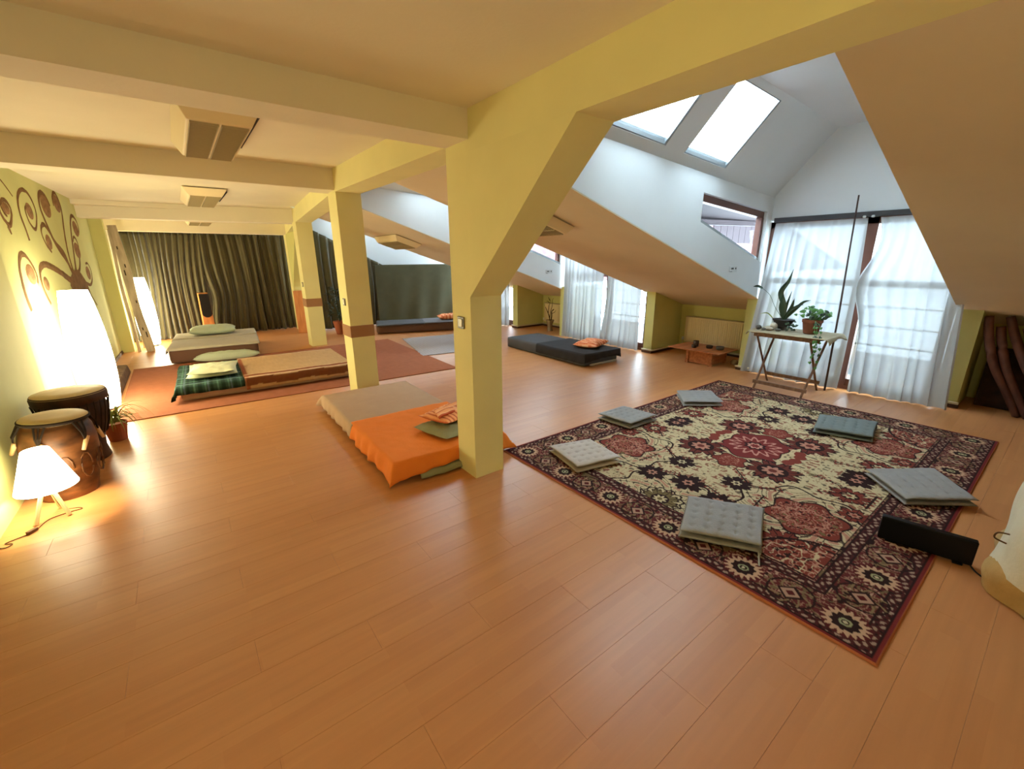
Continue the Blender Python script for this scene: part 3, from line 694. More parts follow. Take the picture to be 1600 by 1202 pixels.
    put(d < k+.012, dark); put(d < k, C(116, 44, 42)); ring(mu, mv, 0, 0, .16, .018, C(186, 130, 116), 14, .035); ring(mu, mv, 0, 0, .07, .012, dark, 8, .01); ring(mu, mv, 0, 0, .045, .010, C(190, 140, 124), 8, .008)
    d, a = polar(mu, mv, .445, 0); put(d < .125*(1+.16*np.cos(5*a)), dark); put(d < .115*(1+.16*np.cos(5*a)), brick); nn = vnoise(mu, mv, 70, 12); put((d < .09) & (abs(nn-.5) < .06), pink)
    for x, y in ((.05, .335), (.12, .31)):
        d, a = polar(mu*1.0, mv*1.3, x, y*1.3); put(d < .055, brick)
    # corner spandrels
    cornerd = np.hypot(mu-1.47, (mv-1.0)*1.0); sp = cornerd < .40*(1+.08*np.cos(9*np.arctan2(mv-1.0, mu-1.47))); put(sp, brick); put(sp & (abs(vnoise(mu, mv, 40, 5)-.5) < .08), pink); put(sp & (vnoise(mu, mv, 52, 6) > .72), dark); put(sp & (abs(vnoise(mu, mv, 26, 7)-.5) < .04), cream)
    put(abs(cornerd-.40) < .010, dark)
    # ---- border
    dist = np.minimum(np.minimum(U, LX-U), np.minimum(V, LY-V)); B = .345
    inb = dist < B
    bn1 = vnoise(mu, mv, 52, 21); bn2 = vnoise(mu, mv, 40, 22); bn3 = vnoise(mu, mv, 24, 23)
    put(inb, C(94, 40, 40)); put(inb & (abs(bn1-.5) < .07), C(150, 112, 92)); put(inb & (bn2 > .74), dark); put(inb & (abs(bn3-.5) < .05), C(112, 92, 64)); put(inb & (bn1 > .83), C(176, 140, 118))
    # guard stripes: small running pattern
    along = np.where((np.minimum(V, LY-V) < np.minimum(U, LX-U)), U, V)
    for c0, w in ((.055, .028), (.300, .026)):
        g = abs(dist-c0) < w; put(g, C(74, 34, 34)); t = np.sin(along*95)*np.cos((dist-c0)*150+1.4*np.sin(along*47)); put(g & (t > .35), C(158, 132, 112)); put(g & (t < -.6), dark)
    for c0 in (.028, .083, .273, .328, .345): put(abs(dist-c0) < .0045, dark)
    def rosette(x, y):
        d = np.hypot(U-x, V-y); a = np.arctan2(V-y, U-x)
        put(d < .098, C(84, 30, 32)); put((d < .083+.012*np.cos(18*a)), C(190, 154, 124)); put(d < .056+.006*np.cos(10*a), dark); put(d < .026, C(150, 150, 112)); put(d < .017, dark); put(d < .009, C(190, 176, 140))
    def diamond(x, y):
        d = abs(U-x)+abs(V-y); q = np.maximum(abs(U-x), abs(V-y)); dd = np.hypot(U-x, V-y); a = np.arctan2(V-y, U-x)
        put(abs(dd-.10) < .006, dark); put((dd < .098) & (abs(np.sin(4*a+dd*40)) < .3), C(132, 110, 78)); put(d < .062, dark); put(d < .045, C(170, 134, 112)); put(d < .022, C(84, 30, 32))
    b0 = .152; nxr, nyr = 7, 5
    for i in range(nxr+1):
        x = b0+i*(LX-2*b0)/nxr
        for y in (b0, LY-b0):
            rosette(x, y)
            if i < nxr: diamond(x+(LX-2*b0)/nxr/2, y)
    for j in range(nyr+1):
        y = b0+j*(LY-2*b0)/nyr
        for x in (b0, LX-b0):
            if 0 < j < nyr: rosette(x, y)
            if j < nyr: diamond(x, y+(LY-2*b0)/nyr/2)
    put(dist < .024, C(112, 40, 40)); put(dist < .006, C(176, 104, 70))
    img *= (1+.05*(rng.rand(NY+1, NX+1, 1)-.5))
    me = bpy.data.meshes.new('persian_rug'); nv = (NX+1)*(NY+1)
    sk = V/LY*0
    co = np.stack([U-LX/2+0*sk, V-LY/2, np.full_like(U, .012)], -1).reshape(-1, 3).astype('f')
    co[:, 2] += (.0015*np.sin(co[:, 0]*5+co[:, 1]*3)).astype('f'); edge = (dist.reshape(-1) < 1e-6); co[edge, 2] = .002
    me.vertices.add(nv); me.vertices.foreach_set('co', co.ravel())
    j, i = np.mgrid[0:NY, 0:NX]; a = (j*(NX+1)+i).ravel(); q = np.stack([a, a+1, a+NX+2, a+NX+1], -1).astype('i'); nf = len(q)
    me.loops.add(nf*4); me.loops.foreach_set('vertex_index', q.ravel()); me.polygons.add(nf); me.polygons.foreach_set('loop_start', np.arange(0, nf*4, 4, dtype='i')); me.polygons.foreach_set('loop_total', np.full(nf, 4, 'i'))
    me.update(calc_edges=True)
    at = me.color_attributes.new('Col', 'FLOAT_COLOR', 'POINT'); rgba = np.concatenate([np.clip(img, 0, 1).reshape(-1, 3), np.ones((nv, 1))], 1).astype('f'); at.data.foreach_set('color', rgba.ravel())
    me.materials.append(M['vc']); o = bpy.data.objects.new('persian_rug', me); col.objects.link(o); o.location = (X0+LX/2, Y0+LY/2, 0)
    tag(o, 'dark red and cream floral persian rug with a rosette border', 'rug')
persian()

# ------------------------------------------------------------------ quilted floor cushions (folded in two layers)
RUGZ = .0135
def cushion(c, m, label, seed, fold=0, tie=None, gap=.006, lab=False):
    """c: four floor corners (x, y) of the pad, counter-clockwise seen from above"""
    ctr = Vector((sum(p[0] for p in c)/4, sum(p[1] for p in c)/4, 0)); q = [Vector((*p, 0))-ctr for p in c]
    t = thing('floor_cushion', label, 'cushion', (ctr.x, ctr.y, RUGZ), 'folded quilted cushions on the persian rug')
    n = 40; th = .034
    def layer(zb, sc, sd, lift):
        mb = MB(); vs = []; fs = []; w = n+1
        for sgn in (1, -1):
            for j in range(w):
                for i in range(w):
                    u, v = i/n, j/n; a, b = u*2-1, v*2-1
                    e = max(0, (1-abs(a)**7)*(1-abs(b)**7))**.5
                    p = q[0]*(1-u)*(1-v)+q[1]*u*(1-v)+q[2]*u*v+q[3]*(1-u)*v; p = p*sc*(1-.03*(abs(a*b)**2*-1+.5*(abs(a)**2+abs(b)**2)-.5))
                    tuft = 0
                    for gu in (.14, .32, .5, .68, .86):
                        for gv in (.14, .32, .5, .68, .86): tuft += 1.2*math.exp(-(((u-gu)**2+(v-gv)**2)/.0009))
                        tuft += .34*math.exp(-((v-gu)/.020)**2)
                    z = zb+th/2+sgn*th/2*e*(1-.72*min(1, tuft)*(sgn > 0))+.004*nz(u*3+sd, v*3)+lift(u, v)
                    vs.append((p.x, p.y, max(.001, z)))
        k = w*w
        for j in range(n):
            for i in range(n):
                a = j*w+i; fs.append((a, a+1, a+1+w, a+w)); b = a+k; fs.append((b, b+w, b+1+w, b+1))
        rim = [i for i in range(w)]+[j*w+n for j in range(1, w)]+[n*w+i for i in range(n-1, -1, -1)]+[j*w for j in range(n-1, 0, -1)]
        fs += [(rim[i], rim[(i+1) % len(rim)], rim[(i+1) % len(rim)]+k, rim[i]+k) for i in range(len(rim))]
        return mb.add(vs, fs)
    layer(0, 1.0, seed, lambda u, v: 0).build('lower_layer', m, t, smooth=True, local=True)
    layer(th+gap, .99, seed+5, lambda u, v: .010*(1-v)*(.5+.5*nz(u*2+seed, v))).build('upper_layer', m, t, smooth=True, local=True)
    if tie:
        a, b = Vector(tie[0])-Vector((ctr.x, ctr.y, RUGZ)), Vector(tie[1])-Vector((ctr.x, ctr.y, RUGZ))
        for s in (0, .028):
            mid = (a+b)/2+Vector((.02+s, .01, .012)); MB().tube(catmull([a+Vector((s, s*.4, 0)), mid, b+Vector((s*2.2, s*1.2, 0))], 6), .0045, 6).build('tie', 'string', t, smooth=True, local=True)
    if lab: MB().box(q[0].x*.3+q[3].x*.7, q[0].x*.3+q[3].x*.7+.03, q[0].y*.3+q[3].y*.7-.02, q[0].y*.3+q[3].y*.7, .012, .014).build('care_label', 'plug', t, local=True)
cushion([(2.17, 2.052), (2.573, 1.959), (2.647, 2.364), (2.264, 2.477)], 'pad_warm', 'pale ecru folded cushion on the rug nearest the orange sheet', 1)
cushion([(3.194, 2.356), (3.602, 2.342), (3.566, 2.738), (3.173, 2.748)], 'pad', 'grey folded cushion with a raised corner, second from the orange sheet', 2, gap=.012)
cushion([(4.204, 2.425), (4.544, 2.157), (4.846, 2.462), (4.524, 2.716)], 'pad', 'grey folded cushion at the rug corner toward the radiator niche', 3)
cushion([(4.622, .856), (5.111, .938), (4.931, 1.368), (4.482, 1.266)], 'pad_dark', 'darker slate grey folded cushion in front of the right sheer curtain', 4, lab=True)
cushion([(2.303, .774), (2.70, .933), (2.466, 1.315), (2.079, 1.137)], 'pad', 'large grey folded cushion with dangling ties nearest the viewer on the rug', 5, tie=((2.33, .80, .02), (2.21, .74, .016)))
cushion([(3.897, .127), (4.273, .405), (3.871, .717), (3.556, .421)], 'pad', 'grey quilted cushion overhanging the rug edge beside the black panel', 6, gap=.002)

# ------------------------------------------------------------------ floor beds
# 1. beige mattress with an orange sheet, between the two nearest columns
Mx = rotz(-.015, (1.52, 3.82, 0))
mt = tag(soft_box(.93, 2.06, .155, .035, .004, 1, Mx, (18, 30, 4)).build('mattress', 'beige', smooth=True), 'low mattress with a beige fitted sheet between the two nearest columns', 'mattress')
bs = drape(.95, 1.10, .158, (.13, .10, 0, .12), rotz(-.015, (1.52, 4.30, 0)), 3, 50, 50, flare=.12, wr=.005).build('fitted_sheet', 'beige', mt, smooth=True)
osh = tag(drape(.955, 1.02, .165, (.15, .15, .15, 0), rotz(-.015, (1.52, 3.30, 0)), 8, 64, 56, flare=.34, wr=.006, hem=lambda u, v: -.035*math.sin(u*PI)**2*(v < .3)).build('bed_sheet', 'orange', smooth=True), 'bright orange sheet over the near half of the mattress', 'sheet')
tag(drape(.70, .22, .05, (0, .0, .05, 0), rotz(-.05, (1.55, 2.83, 0)), 5, 40, 16, flare=.3, wr=.008).build('folded_blanket', 'moss', smooth=True), 'moss green cloth peeping out beneath the orange sheet', 'blanket')
tag(pillow(.50, .42, .09, rotz(.25, (1.68, 3.10, .172)), 2, wr=.010).build('pillow', 'moss', smooth=True), 'flat moss green pillow on the orange sheet', 'pillow')
def stripe_c(u, v):
    s = (v*9) % 1; b = (246, 172, 116)
    if s < .16: b = (196, 84, 52)
    elif s < .30: b = (250, 200, 156)
    elif .55 < s < .62: b = (206, 104, 66)
    return _srgb(b)
def stripe_u(u, v): return stripe_c(v, u)
fo = tag(pillow(.40, .34, .07, rotz(.35, (1.69, 3.17, .265)), 4, cfn=stripe_u, wr=.010).build('folded_towel', 'vc', smooth=True), 'orange striped folded towel on the moss green pillow', 'towel')
MB().grid(lambda u, v: (1.52+.30*u+.06*v, 3.02+.20*v+.1*u, .335+.012*math.sin(u*5)*(1-v)+.01*nz(u*4, v*4)), 24, 16, stripe_c, .012).build('fold_flap', 'vc', fo, smooth=True)

# 2. tartan and striped blanket bed on the rust carpet
Rb = rotz(-.035, (.80, 6.73, .010))
tag(soft_box(1.98, 1.30, .17, .03, .004, 11, Rb, (30, 18, 4)).build('mattress', 'beige', smooth=True), 'low mattress under the tartan and striped blankets on the rust carpet', 'mattress')
def plaid(u, v):
    g = np.array((.030, .062, .045)); a, b = (u*7) % 1, (v*13) % 1
    k = g*(.55 if a < .3 else 1)*(.6 if b < .3 else 1.1)
    if abs(a-.65) < .06 or abs(b-.65) < .06: k = k*2.4+.01
    if abs(a-.85) < .03 or abs(b-.85) < .03: k = np.array((.09, .13, .16))
    return tuple(k)
tag(drape(.66, 1.32, .175, (.16, 0, .10, .10), rotz(-.035, (.13, 6.755, .010)), 3, 60, 70, flare=.22, wr=.007, cfn=plaid, hem=lambda u, v: .0).build('tartan_blanket', 'vc', smooth=True), 'dark green tartan blanket over the pillow end of the bed', 'blanket')
def sbl(u, v):
    s = (v*34) % 1; base = np.array(_srgb((196, 158, 112))); k = base*(.92+.12*s)*(.94+.1*nz(u*60, v*9))
    if u < .035: k = np.array(_srgb((150, 84, 54)))
    e = v
    for c0, w, cc in ((.055, .030, (122, 72, 44)), (.105, .008, (222, 190, 160)), (.15, .028, (138, 80, 50)), (.195, .006, (216, 180, 140)), (.93, .05, (160, 112, 76)), (.885, .008, (226, 196, 160))):
        if abs(e-c0-.006*math.sin(u*14)) < w: k = np.array(_srgb(cc))*(.95+.1*nz(u*40, v*40))
    return tuple(k)
tag(drape(1.30, 1.33, .185, (0, .06, .155, .13), rotz(-.035, (1.12, 6.72, .010)), 6, 80, 130, flare=.08, wr=.004, cfn=sbl).build('striped_blanket', 'vc', smooth=True), 'beige and brown striped woven blanket over the foot of the bed', 'blanket')
tag(pillow(.82, .54, .08, rotz(1.50, (.16, 6.72, .192)), 7, wr=.010).build('pillow', 'cotton', smooth=True), 'lower cream green pillow on the tartan blanket', 'pillow')
tag(pillow(.62, .50, .07, rotz(1.42, (.17, 6.56, .252)), 17, wr=.010).build('pillow', 'cotton', smooth=True), 'upper cream green pillow with a frilled rim, on the tartan blanket', 'pillow')

# 3. grey mattress in front of the green curtains
Rg = rotz(-.085, (.36, 9.36, .0)); zg = .011
mat_grey = tag(soft_box(1.24, 1.62, .24, .04, .003, 21, rotz(-.085, (.36, 9.33, zg)), (18, 22, 4)).build('mattress', 'brownside', smooth=True), 'thick brown sided mattress in front of the green velvet curtains', 'mattress')
tag(drape(1.25, .90, .245, (.10, .05, .05, 0), rotz(-.085, (.335, 8.98, zg)), 4, 44, 36, flare=.06, wr=.003, corner=.02).build('bed_cover', 'greymat', parent=mat_grey, smooth=True), 'pale grey cover')
tag(drape(1.25, .68, .262, (.06, .05, .03, .04), rotz(-.085, (.40, 9.80, zg)), 14, 44, 30, flare=.05, wr=.003, corner=.02).build('bed_cover', 'greymat', parent=mat_grey, smooth=True), 'pale grey cover')
tag(pillow(.74, .50, .17, rotz(-.06, (.36, 9.78, .285)), 9, wr=.014).build('pillow', 'sage', smooth=True), 'plump sage green pillow on the thick grey mattress', 'pillow')
tag(pillow(.95, .16, .15, rotz(-.10, (.44, 8.43, .012)), 19, wr=.02).build('rolled_cloth', 'sage', smooth=True), 'crumpled sage green cloth lying along the foot of the thick grey mattress', 'cloth')

# 4. charcoal mattress by the window
Rd = rotz(-.02, (5.10, 5.40, 0))
mat_char = tag(soft_box(.76, 2.02, .195, .03, .003, 31, Rd, (16, 30, 4)).build('mattress', 'charcoal', smooth=True), 'charcoal mattress beside the tall curtained window', 'mattress')
tag(drape(.77, 1.14, .198, (.165, .165, .15, 0), rotz(-.02, (5.10, 4.95, 0)), 9, 44, 46, flare=.05, wr=.003, corner=.02, hem=lambda u, v: -.04*max(0, math.sin((u-.1)*PI))*(v < .2)).build('bed_cover', 'black', parent=mat_char, smooth=True), 'near black cover')
tag(soft_box(.60, .03, .035, .012, .002, 3, rotz(-.02, (5.12, 4.375, .002)), (14, 3, 3)).build('folded_sheet', 'greymat', smooth=True), 'thin pale cloth showing under the end of the charcoal mattress', 'cloth')
def st2(u, v):
    s = (u*6+.6*v) % 1; return _srgb((206, 100, 62) if s < .2 else (240, 186, 140) if s < .36 else (232, 150, 102) if s < .7 else (214, 112, 72))
tag(pillow(.60, .40, .11, rotz(.35, (5.26, 4.78, .205)), 12, cfn=st2, wr=.010).build('pillow', 'vc', smooth=True), 'orange striped pillow on the charcoal mattress by the window', 'pillow')

# 5. mattress in front of the covered screen
Rs = rotz(-.36, (4.62, 9.28, 0))
mat_far = tag(soft_box(2.25, .74, .20, .04, .003, 41, rotz(-.33, (4.50, 9.32, 0)), (26, 10, 4)).build('mattress', 'brownside', smooth=True), 'long dark mattress against the cloth covered screen', 'mattress')
tag(drape(1.02, .76, .203, (.05, 0, .03, .02), rotz(-.33, (3.95, 9.51, 0)), 6, 30, 24, flare=.04, wr=.003, corner=.02).build('bed_cover', 'charcoal', parent=mat_far, smooth=True), 'charcoal cover')
tag(drape(1.20, .76, .206, (0, .04, .02, .02), rotz(-.33, (5.00, 9.15, 0)), 7, 30, 24, flare=.04, wr=.003, corner=.02).build('bed_cover', 'bluegrey', parent=mat_far, smooth=True), 'blue grey cover')
tag(pillow(.55, .38, .13, rotz(-.33, (5.05, 9.16, .22)), 15, cfn=st2, wr=.01).build('pillow', 'vc', smooth=True), 'orange pillow on the far mattress, half hidden by the nearest column', 'pillow')

# ------------------------------------------------------------------ mural on the left wall
A0, A1 = Vector((-1.19, 5.45, 0)), Vector((-1.035, 10.35, 0)); DW = (A1-A0).normalized(); NW = Vector((DW.y, -DW.x, 0))
def onwall(y, z, h=.0): return A0+DW*((y-A0.y)/DW.y)+NW*h+Vector((0, 0, z))
mu = thing('wall_mural', 'brown painted tree mural with curling branches and round fruit', 'mural', tuple(onwall(8.4, .9)))
ST = {'branch': [
 ([(6.08, 2.09), (6.09, 2.02), (6.15, 1.96), (6.25, 1.93), (6.37, 2.01), (6.42, 2.09), (6.35, 2.15), (6.24, 2.15), (6.16, 2.1), (6.18, 2.04), (6.24, 2.01)], .018),
 ([(5.9, 2.42), (6.15, 2.40), (6.40, 2.33), (6.60, 2.22)], .010), ([(6.18, 1.92), (6.21, 1.85)], .02),
 ([(6.72, 1.81), (6.71, 1.91), (6.68, 2.08), (6.77, 2.23), (6.96, 2.32), (7.16, 2.32), (7.28, 2.23), (7.28, 2.1), (7.08, 1.94), (6.92, 2.0), (6.9, 2.12), (7.0, 2.17)], .018),
 ([(8.3, 1.40), (8.2, 1.50), (8.14, 1.58), (8.06, 1.7), (7.76, 1.83), (7.63, 2.0), (7.54, 2.19), (7.62, 2.33), (7.78, 2.39), (7.95, 2.36), (8.04, 2.27)], .030),
 ([(8.3, 1.42), (8.3, 1.7), (8.42, 1.97), (8.60, 2.22), (8.63, 2.35), (8.55, 2.45), (8.42, 2.46), (8.28, 2.38), (8.24, 2.28)], .022),
 ([(8.43, 1.41), (8.64, 1.71), (8.81, 1.95), (9.0, 2.15), (9.2, 2.24), (9.40, 2.20), (9.45, 2.08), (9.33, 1.98)], .022),
 ([(8.25, 1.45), (8.1, 1.60), (7.8, 1.78), (7.66, 1.92), (7.5, 2.01), (7.34, 1.98), (7.27, 1.89), (7.34, 1.78), (7.47, 1.71)], .022),
 ([(6.09, 1.15), (6.06, 1.28), (6.08, 1.42), (6.14, 1.56), (6.27, 1.66), (6.42, 1.66), (6.56, 1.56), (6.60, 1.46), (6.55, 1.38)], .024),
 ([(8.2, 1.33), (7.96, 1.38), (7.62, 1.47), (7.25, 1.545), (6.98, 1.57), (6.78, 1.52), (6.70, 1.40), (6.72, 1.28), (6.80, 1.16)], .030),
 ([(8.43, 1.41), (8.74, 1.5), (8.95, 1.66), (9.08, 1.82), (9.02, 1.92), (8.9, 1.93), (8.8, 1.86)], .020),
 ([(8.6, 1.37), (8.9, 1.30), (9.2, 1.26), (9.44, 1.34), (9.51, 1.47), (9.40, 1.57), (9.22, 1.56)], .018),
 ([(8.5, 1.32), (8.82, 1.22), (9.05, 1.1), (9.26, .95)], .016)], 
 'fruit': [(6.28, 2.08, .10, .055), (7.05, 2.12, .12, .085), (7.82, 2.24, .20, .13), (8.45, 2.33, .17, .11), (9.22, 2.06, .17, .11), (7.48, 1.82, .12, .085), (6.42, 1.48, .14, .10), (8.92, 1.75, .18, .11), (9.26, 1.43, .15, .10), (6.86, 1.37, .10, .075)]}
for pts, w in ST['branch']:
    c = catmull([(p[0], p[1], 0) for p in pts], 7); mb = MB(); vs = []; fs = []
    for i, p in enumerate(c):
        t = (c[min(i+1, len(c)-1)]-c[max(i-1, 0)]).normalized(); n = Vector((-t.y, t.x, 0)); ww = w*(1.6-.8*i/len(c))*(1+.25*nz(i*.4, w*99))
        for q, h in ((p+n*ww, .001), (p, .005), (p-n*ww, .001)): vs.append(tuple(onwall(q.x, q.y, h)))
    fs = [(3*i+k, 3*i+k+1, 3*i+k+4, 3*i+k+3) for i in range(len(c)-1) for k in (0, 1)]
    mb.add(vs, fs); mb.build('branch', 'paint_brown', mu)
for y, z, ry, rz in ST['fruit']:
    vs = [tuple(onwall(y, z, .012))]; n = 26
    for k in (0.6, 1): vs += [tuple(onwall(y+ry*k*math.cos(2*PI*i/n)*(1+.06*nz(i, y)), z+rz*k*math.sin(2*PI*i/n), .010 if k < 1 else .001)) for i in range(n)]
    fs = [(0, 1+i, 1+(i+1) % n) for i in range(n)]+[(1+i, 1+n+i, 1+n+(i+1) % n, 1+(i+1) % n) for i in range(n)]
    MB().add(vs, fs).build('fruit', 'paint_disc', mu)
tr = [(7.90, 1.30), (8.02, 1.40), (8.25, 1.47), (8.5, 1.50), (8.72, 1.44), (8.95, 1.30), (9.02, 1.12), (8.98, .6), (9.06, .06), (8.2, .06), (8.24, .6), (8.15, 1.05)]
MB().add([tuple(onwall(y, z, .004)) for y, z in tr], [tuple(range(len(tr)))]).build('trunk', 'paint_brown', mu)

# ------------------------------------------------------------------ lamps
def tall_lamp(x, y, label, h=1.31, rm=.175, m='lampwarm'):
    t = thing('floor_lamp', label, 'lamp', (x, y, 0), 'tall glowing paper lamps')
    MB().lathe([(rm*.62, 0), (rm*.64, .02), (rm*.60, .03)], 28, (x, y, 0)).build('base', 'dark', t)
    prof = [(rm*(.66+.34*math.sin(PI*min(1, (k/24)*.62+.17))**1.0)*(1 if k < 20 else 1-.012*(k-19)), .03+(h-.03)*k/24) for k in range(25)]
    prof = [(rm*(1-.34*abs((z/h-.42)/.58)**2.0) if z/h > .42 else rm*(1-.30*((.42-z/h)/.42)**2.2), z) for _, z in prof]
    MB().lathe(prof, 36, (x, y, 0)).build('paper_shade', m, t, smooth=True)
tall_lamp(-.895, 6.40, 'tall glowing paper floor lamp behind the two drums')
tall_lamp(-.615, 10.90, 'tall glowing paper floor lamp behind the leaning boards', 1.30, .165)

tall_lamp(-.86, -.60, 'added paper floor lamp by the near wall, unseen, for warm fill light', m='lampfill')  # added lamp out of view, warms the near ceiling and girder
t = thing('table_lamp', 'small wooden tripod lamp with a glowing cone shade on the floor', 'lamp', (-.905, 3.76, 0))
MB().lathe([(.150, .205), (.148, .212), (.066, .462), (.062, .466)], 40, (-.905, 3.78, 0), cap=False).build('lamp_shade', 'lamptable', t, smooth=True)
for fx, fy in ((-.985, 3.685), (-.835, 3.72), (-.90, 3.875)):
    d = Vector((fx+.905, fy-3.77, 0)); MB().tube([(fx, fy, 0.004), (-.905+d.x*.10, 3.77+d.y*.10, .245)], [.0125, .0115], 6).build('leg', 'ash', t)
MB().lathe([(.018, .23), (.022, .25), (.016, .30)], 14, (-.905, 3.77, 0)).build('socket', 'ash', t)
cp = catmull([(-.90, 3.79, .17), (-.885, 3.80, .06), (-.87, 3.83, .006), (-.80, 3.80, .004), (-.787, 3.77, .004), (-.84, 3.765, .004), (-.93, 3.73, .004), (-.965, 3.635, .004)], 6)
MB().tube(cp, .0028, 6).build('cord', 'cable', t)
MB().box(-.028, .028, -.011, .011, .002, .020, rotz(.9, (-.985, 3.60, 0))).build('cord_switch', 'cable', t, bevel=.003)
cp = catmull([(-1.0, 3.578, .004), (-1.06, 3.55, .004), (-1.085, 3.53, .004), (-1.05, 3.505, .004), (-1.07, 3.475, .004), (-1.105, 3.50, .004), (-1.115, 3.56, .004)], 6)
MB().tube(cp, .0028, 6).build('cord', 'cable', t)
def lamp_light(name, loc, power, r=.05):
    d = bpy.data.lights.new(name, 'POINT'); d.energy = power; d.color = LAMP; d.shadow_soft_size = r
    o = bpy.data.objects.new(name, d); col.objects.link(o); o.location = loc
lamp_light('table_lamp_bulb', (-.905, 3.78, .335), 22, .03)

# ------------------------------------------------------------------ drums
t = thing('drum', 'carved brown goblet drum with pale pegs beside the tripod lamp', 'drum', (-.885, 4.13, 0))
R1 = rotz(0, (-.885, 4.13, 0)) @ Matrix.Rotation(.06, 4, 'Y')
prof = [(.150, 0), (.156, .01), (.160, .06), (.172, .14), (.190, .24), (.200, .33), (.198, .42), (.182, .50), (.160, .545)]
MB().lathe(prof, 48, M_=R1, wob=lambda a, z: 1+.012*math.sin(a*7+z*30)*math.sin(z*40)).build('shell', 'drum', t, smooth=True)
MB().lathe([(.165, .545), (.172, .552), (.172, .572), (.160, .582), (.10, .585), (.02, .586)], 48, M_=R1).build('drum_head', 'skin', t, smooth=True)
rg = MB().lathe([(.174, .548), (.180, .556), (.180, .566), (.174, .572)], 48, M_=R1, cap=False).build('rim', 'rope', t)
for a in (-2.75, -1.85, -.75, .4, 1.5, 2.6):
    ca, sa = math.cos(a), math.sin(a)
    p0 = Vector((.178*ca, .178*sa, .55)); p1 = Vector((.212*ca, .212*sa, .415))
    for da in (-.16, 0, .16):
        b = Vector((.175*math.cos(a+da), .175*math.sin(a+da), .55)); MB().tube([R1 @ b, R1 @ ((b+p1)/2+Vector((ca, sa, 0))*.016), R1 @ p1], .006, 5).build('lacing', 'rope', t)
    MB().tube([R1 @ (p1+Vector((-.02*sa, .02*ca, .03))), R1 @ p1, R1 @ (p1+Vector((.035*sa+.012*ca, -.035*ca+.012*sa, -.055)))], [.010, .014, .011], 8).build('peg', 'peg', t, smooth=True)
for k in range(7):   # carved relief loops
    a0 = -1.9+k*.55; pts = [R1 @ Vector((.201*math.cos(a0+.18*math.cos(q*.6)), .201*math.sin(a0+.18*math.cos(q*.6)), .24+.09*math.sin(q*.6))) for q in range(11)]
    MB().tube(pts, .006, 5).build('carving', 'drum', t, smooth=True)

t = thing('drum', 'dark rope-strung djembe with a broad rim behind the carved drum', 'drum', (-.865, 4.80, 0))
R2 = rotz(0, (-.865, 4.80, 0))
MB().lathe([(.145, 0), (.150, .01), (.135, .10), (.145, .19), (.175, .27), (.198, .36), (.206, .45), (.206, .54)], 40, M_=R2, wob=lambda a, z: 1+.015*math.sin(a*5+z*20)).build('shell', 'drum2', t, smooth=True)
MB().lathe([(.205, .52), (.222, .53), (.226, .58), (.215, .595), (.10, .60), (.02, .601)], 40, M_=R2).build('drum_head', 'skin', t, smooth=True)
MB().lathe([(.207, .505), (.228, .515), (.231, .565), (.222, .59)], 40, M_=R2, cap=False).build('rim', 'drum2', t, smooth=True)
for k in range(30):
    a = 2*PI*k/30; q = [R2 @ Vector((r*math.cos(a+o), r*math.sin(a+o), z)) for r, z, o in ((.229, .52, 0), (.216, .44, .03), (.196, .32, -.02), (.165, .225, .0))]
    MB().tube(q, .0045, 5).build('rope', 'rope', t)
tag(MB().hexa([(-1.09, 6.35, .002), (-.80, 6.30, .002), (-.80, 8.40, .002), (-1.03, 8.45, .002)], [(-1.09, 6.38, .13), (-.83, 6.34, .13), (-.82, 8.36, .13), (-1.03, 8.42, .13)]).build('stone_slab', 'stone', bevel=.015), 'long low rough brown slab along the mural wall', 'slab')

# spider plant
t = thing('spider_plant', 'spider plant in a brown pot beside the dark djembe', 'plant', (-.70, 5.17, 0))
MB().lathe([(.062, 0), (.066, .005), (.088, .15), (.092, .152), (.092, .172), (.084, .172), (.080, .15)], 24, (-.70, 5.17, 0), cap=True).build('pot', 'terracotta', t, smooth=False)
random.seed(11)
def blade(mb, base, az, ln, up, w, droop=1.0, n=9):
    d = Vector((math.cos(az), math.sin(az), 0)); s = Vector((-d.y, d.x, 0)); vs = []
    for i in range(n+1):
        q = i/n; p = Vector(base)+d*ln*(q**1.05)+Vector((0, 0, up*(1-(2*q-.9)**2*droop)+up*.0)); ww = w*(1-q**2.2)+.0004
        vs += [tuple(p-s*ww), tuple(p+Vector((0, 0, -ww*.5))), tuple(p+s*ww)]
    b0 = Vector(base); fs = [(3*i+k, 3*i+k+1, 3*i+k+4, 3*i+k+3) for i in range(n) for k in (0, 1)]
    return mb.add(vs, fs)
for k in range(34):
    mb = MB(); blade(mb, (-.70+random.uniform(-.03, .03), 5.17+random.uniform(-.03, .03), .17), random.uniform(0, 2*PI), random.uniform(.14, .30), random.uniform(.03, .17), .009, random.uniform(.7, 1.3)); mb.build('leaf', 'spider', t)
for az, ln in ((-.5, .42), (-.9, .34), (.2, .38)):
    mb = MB(); blade(mb, (-.70, 5.17, .18), az, ln, .16, .0035, 1.25); mb.build('leaf', 'spider', t)

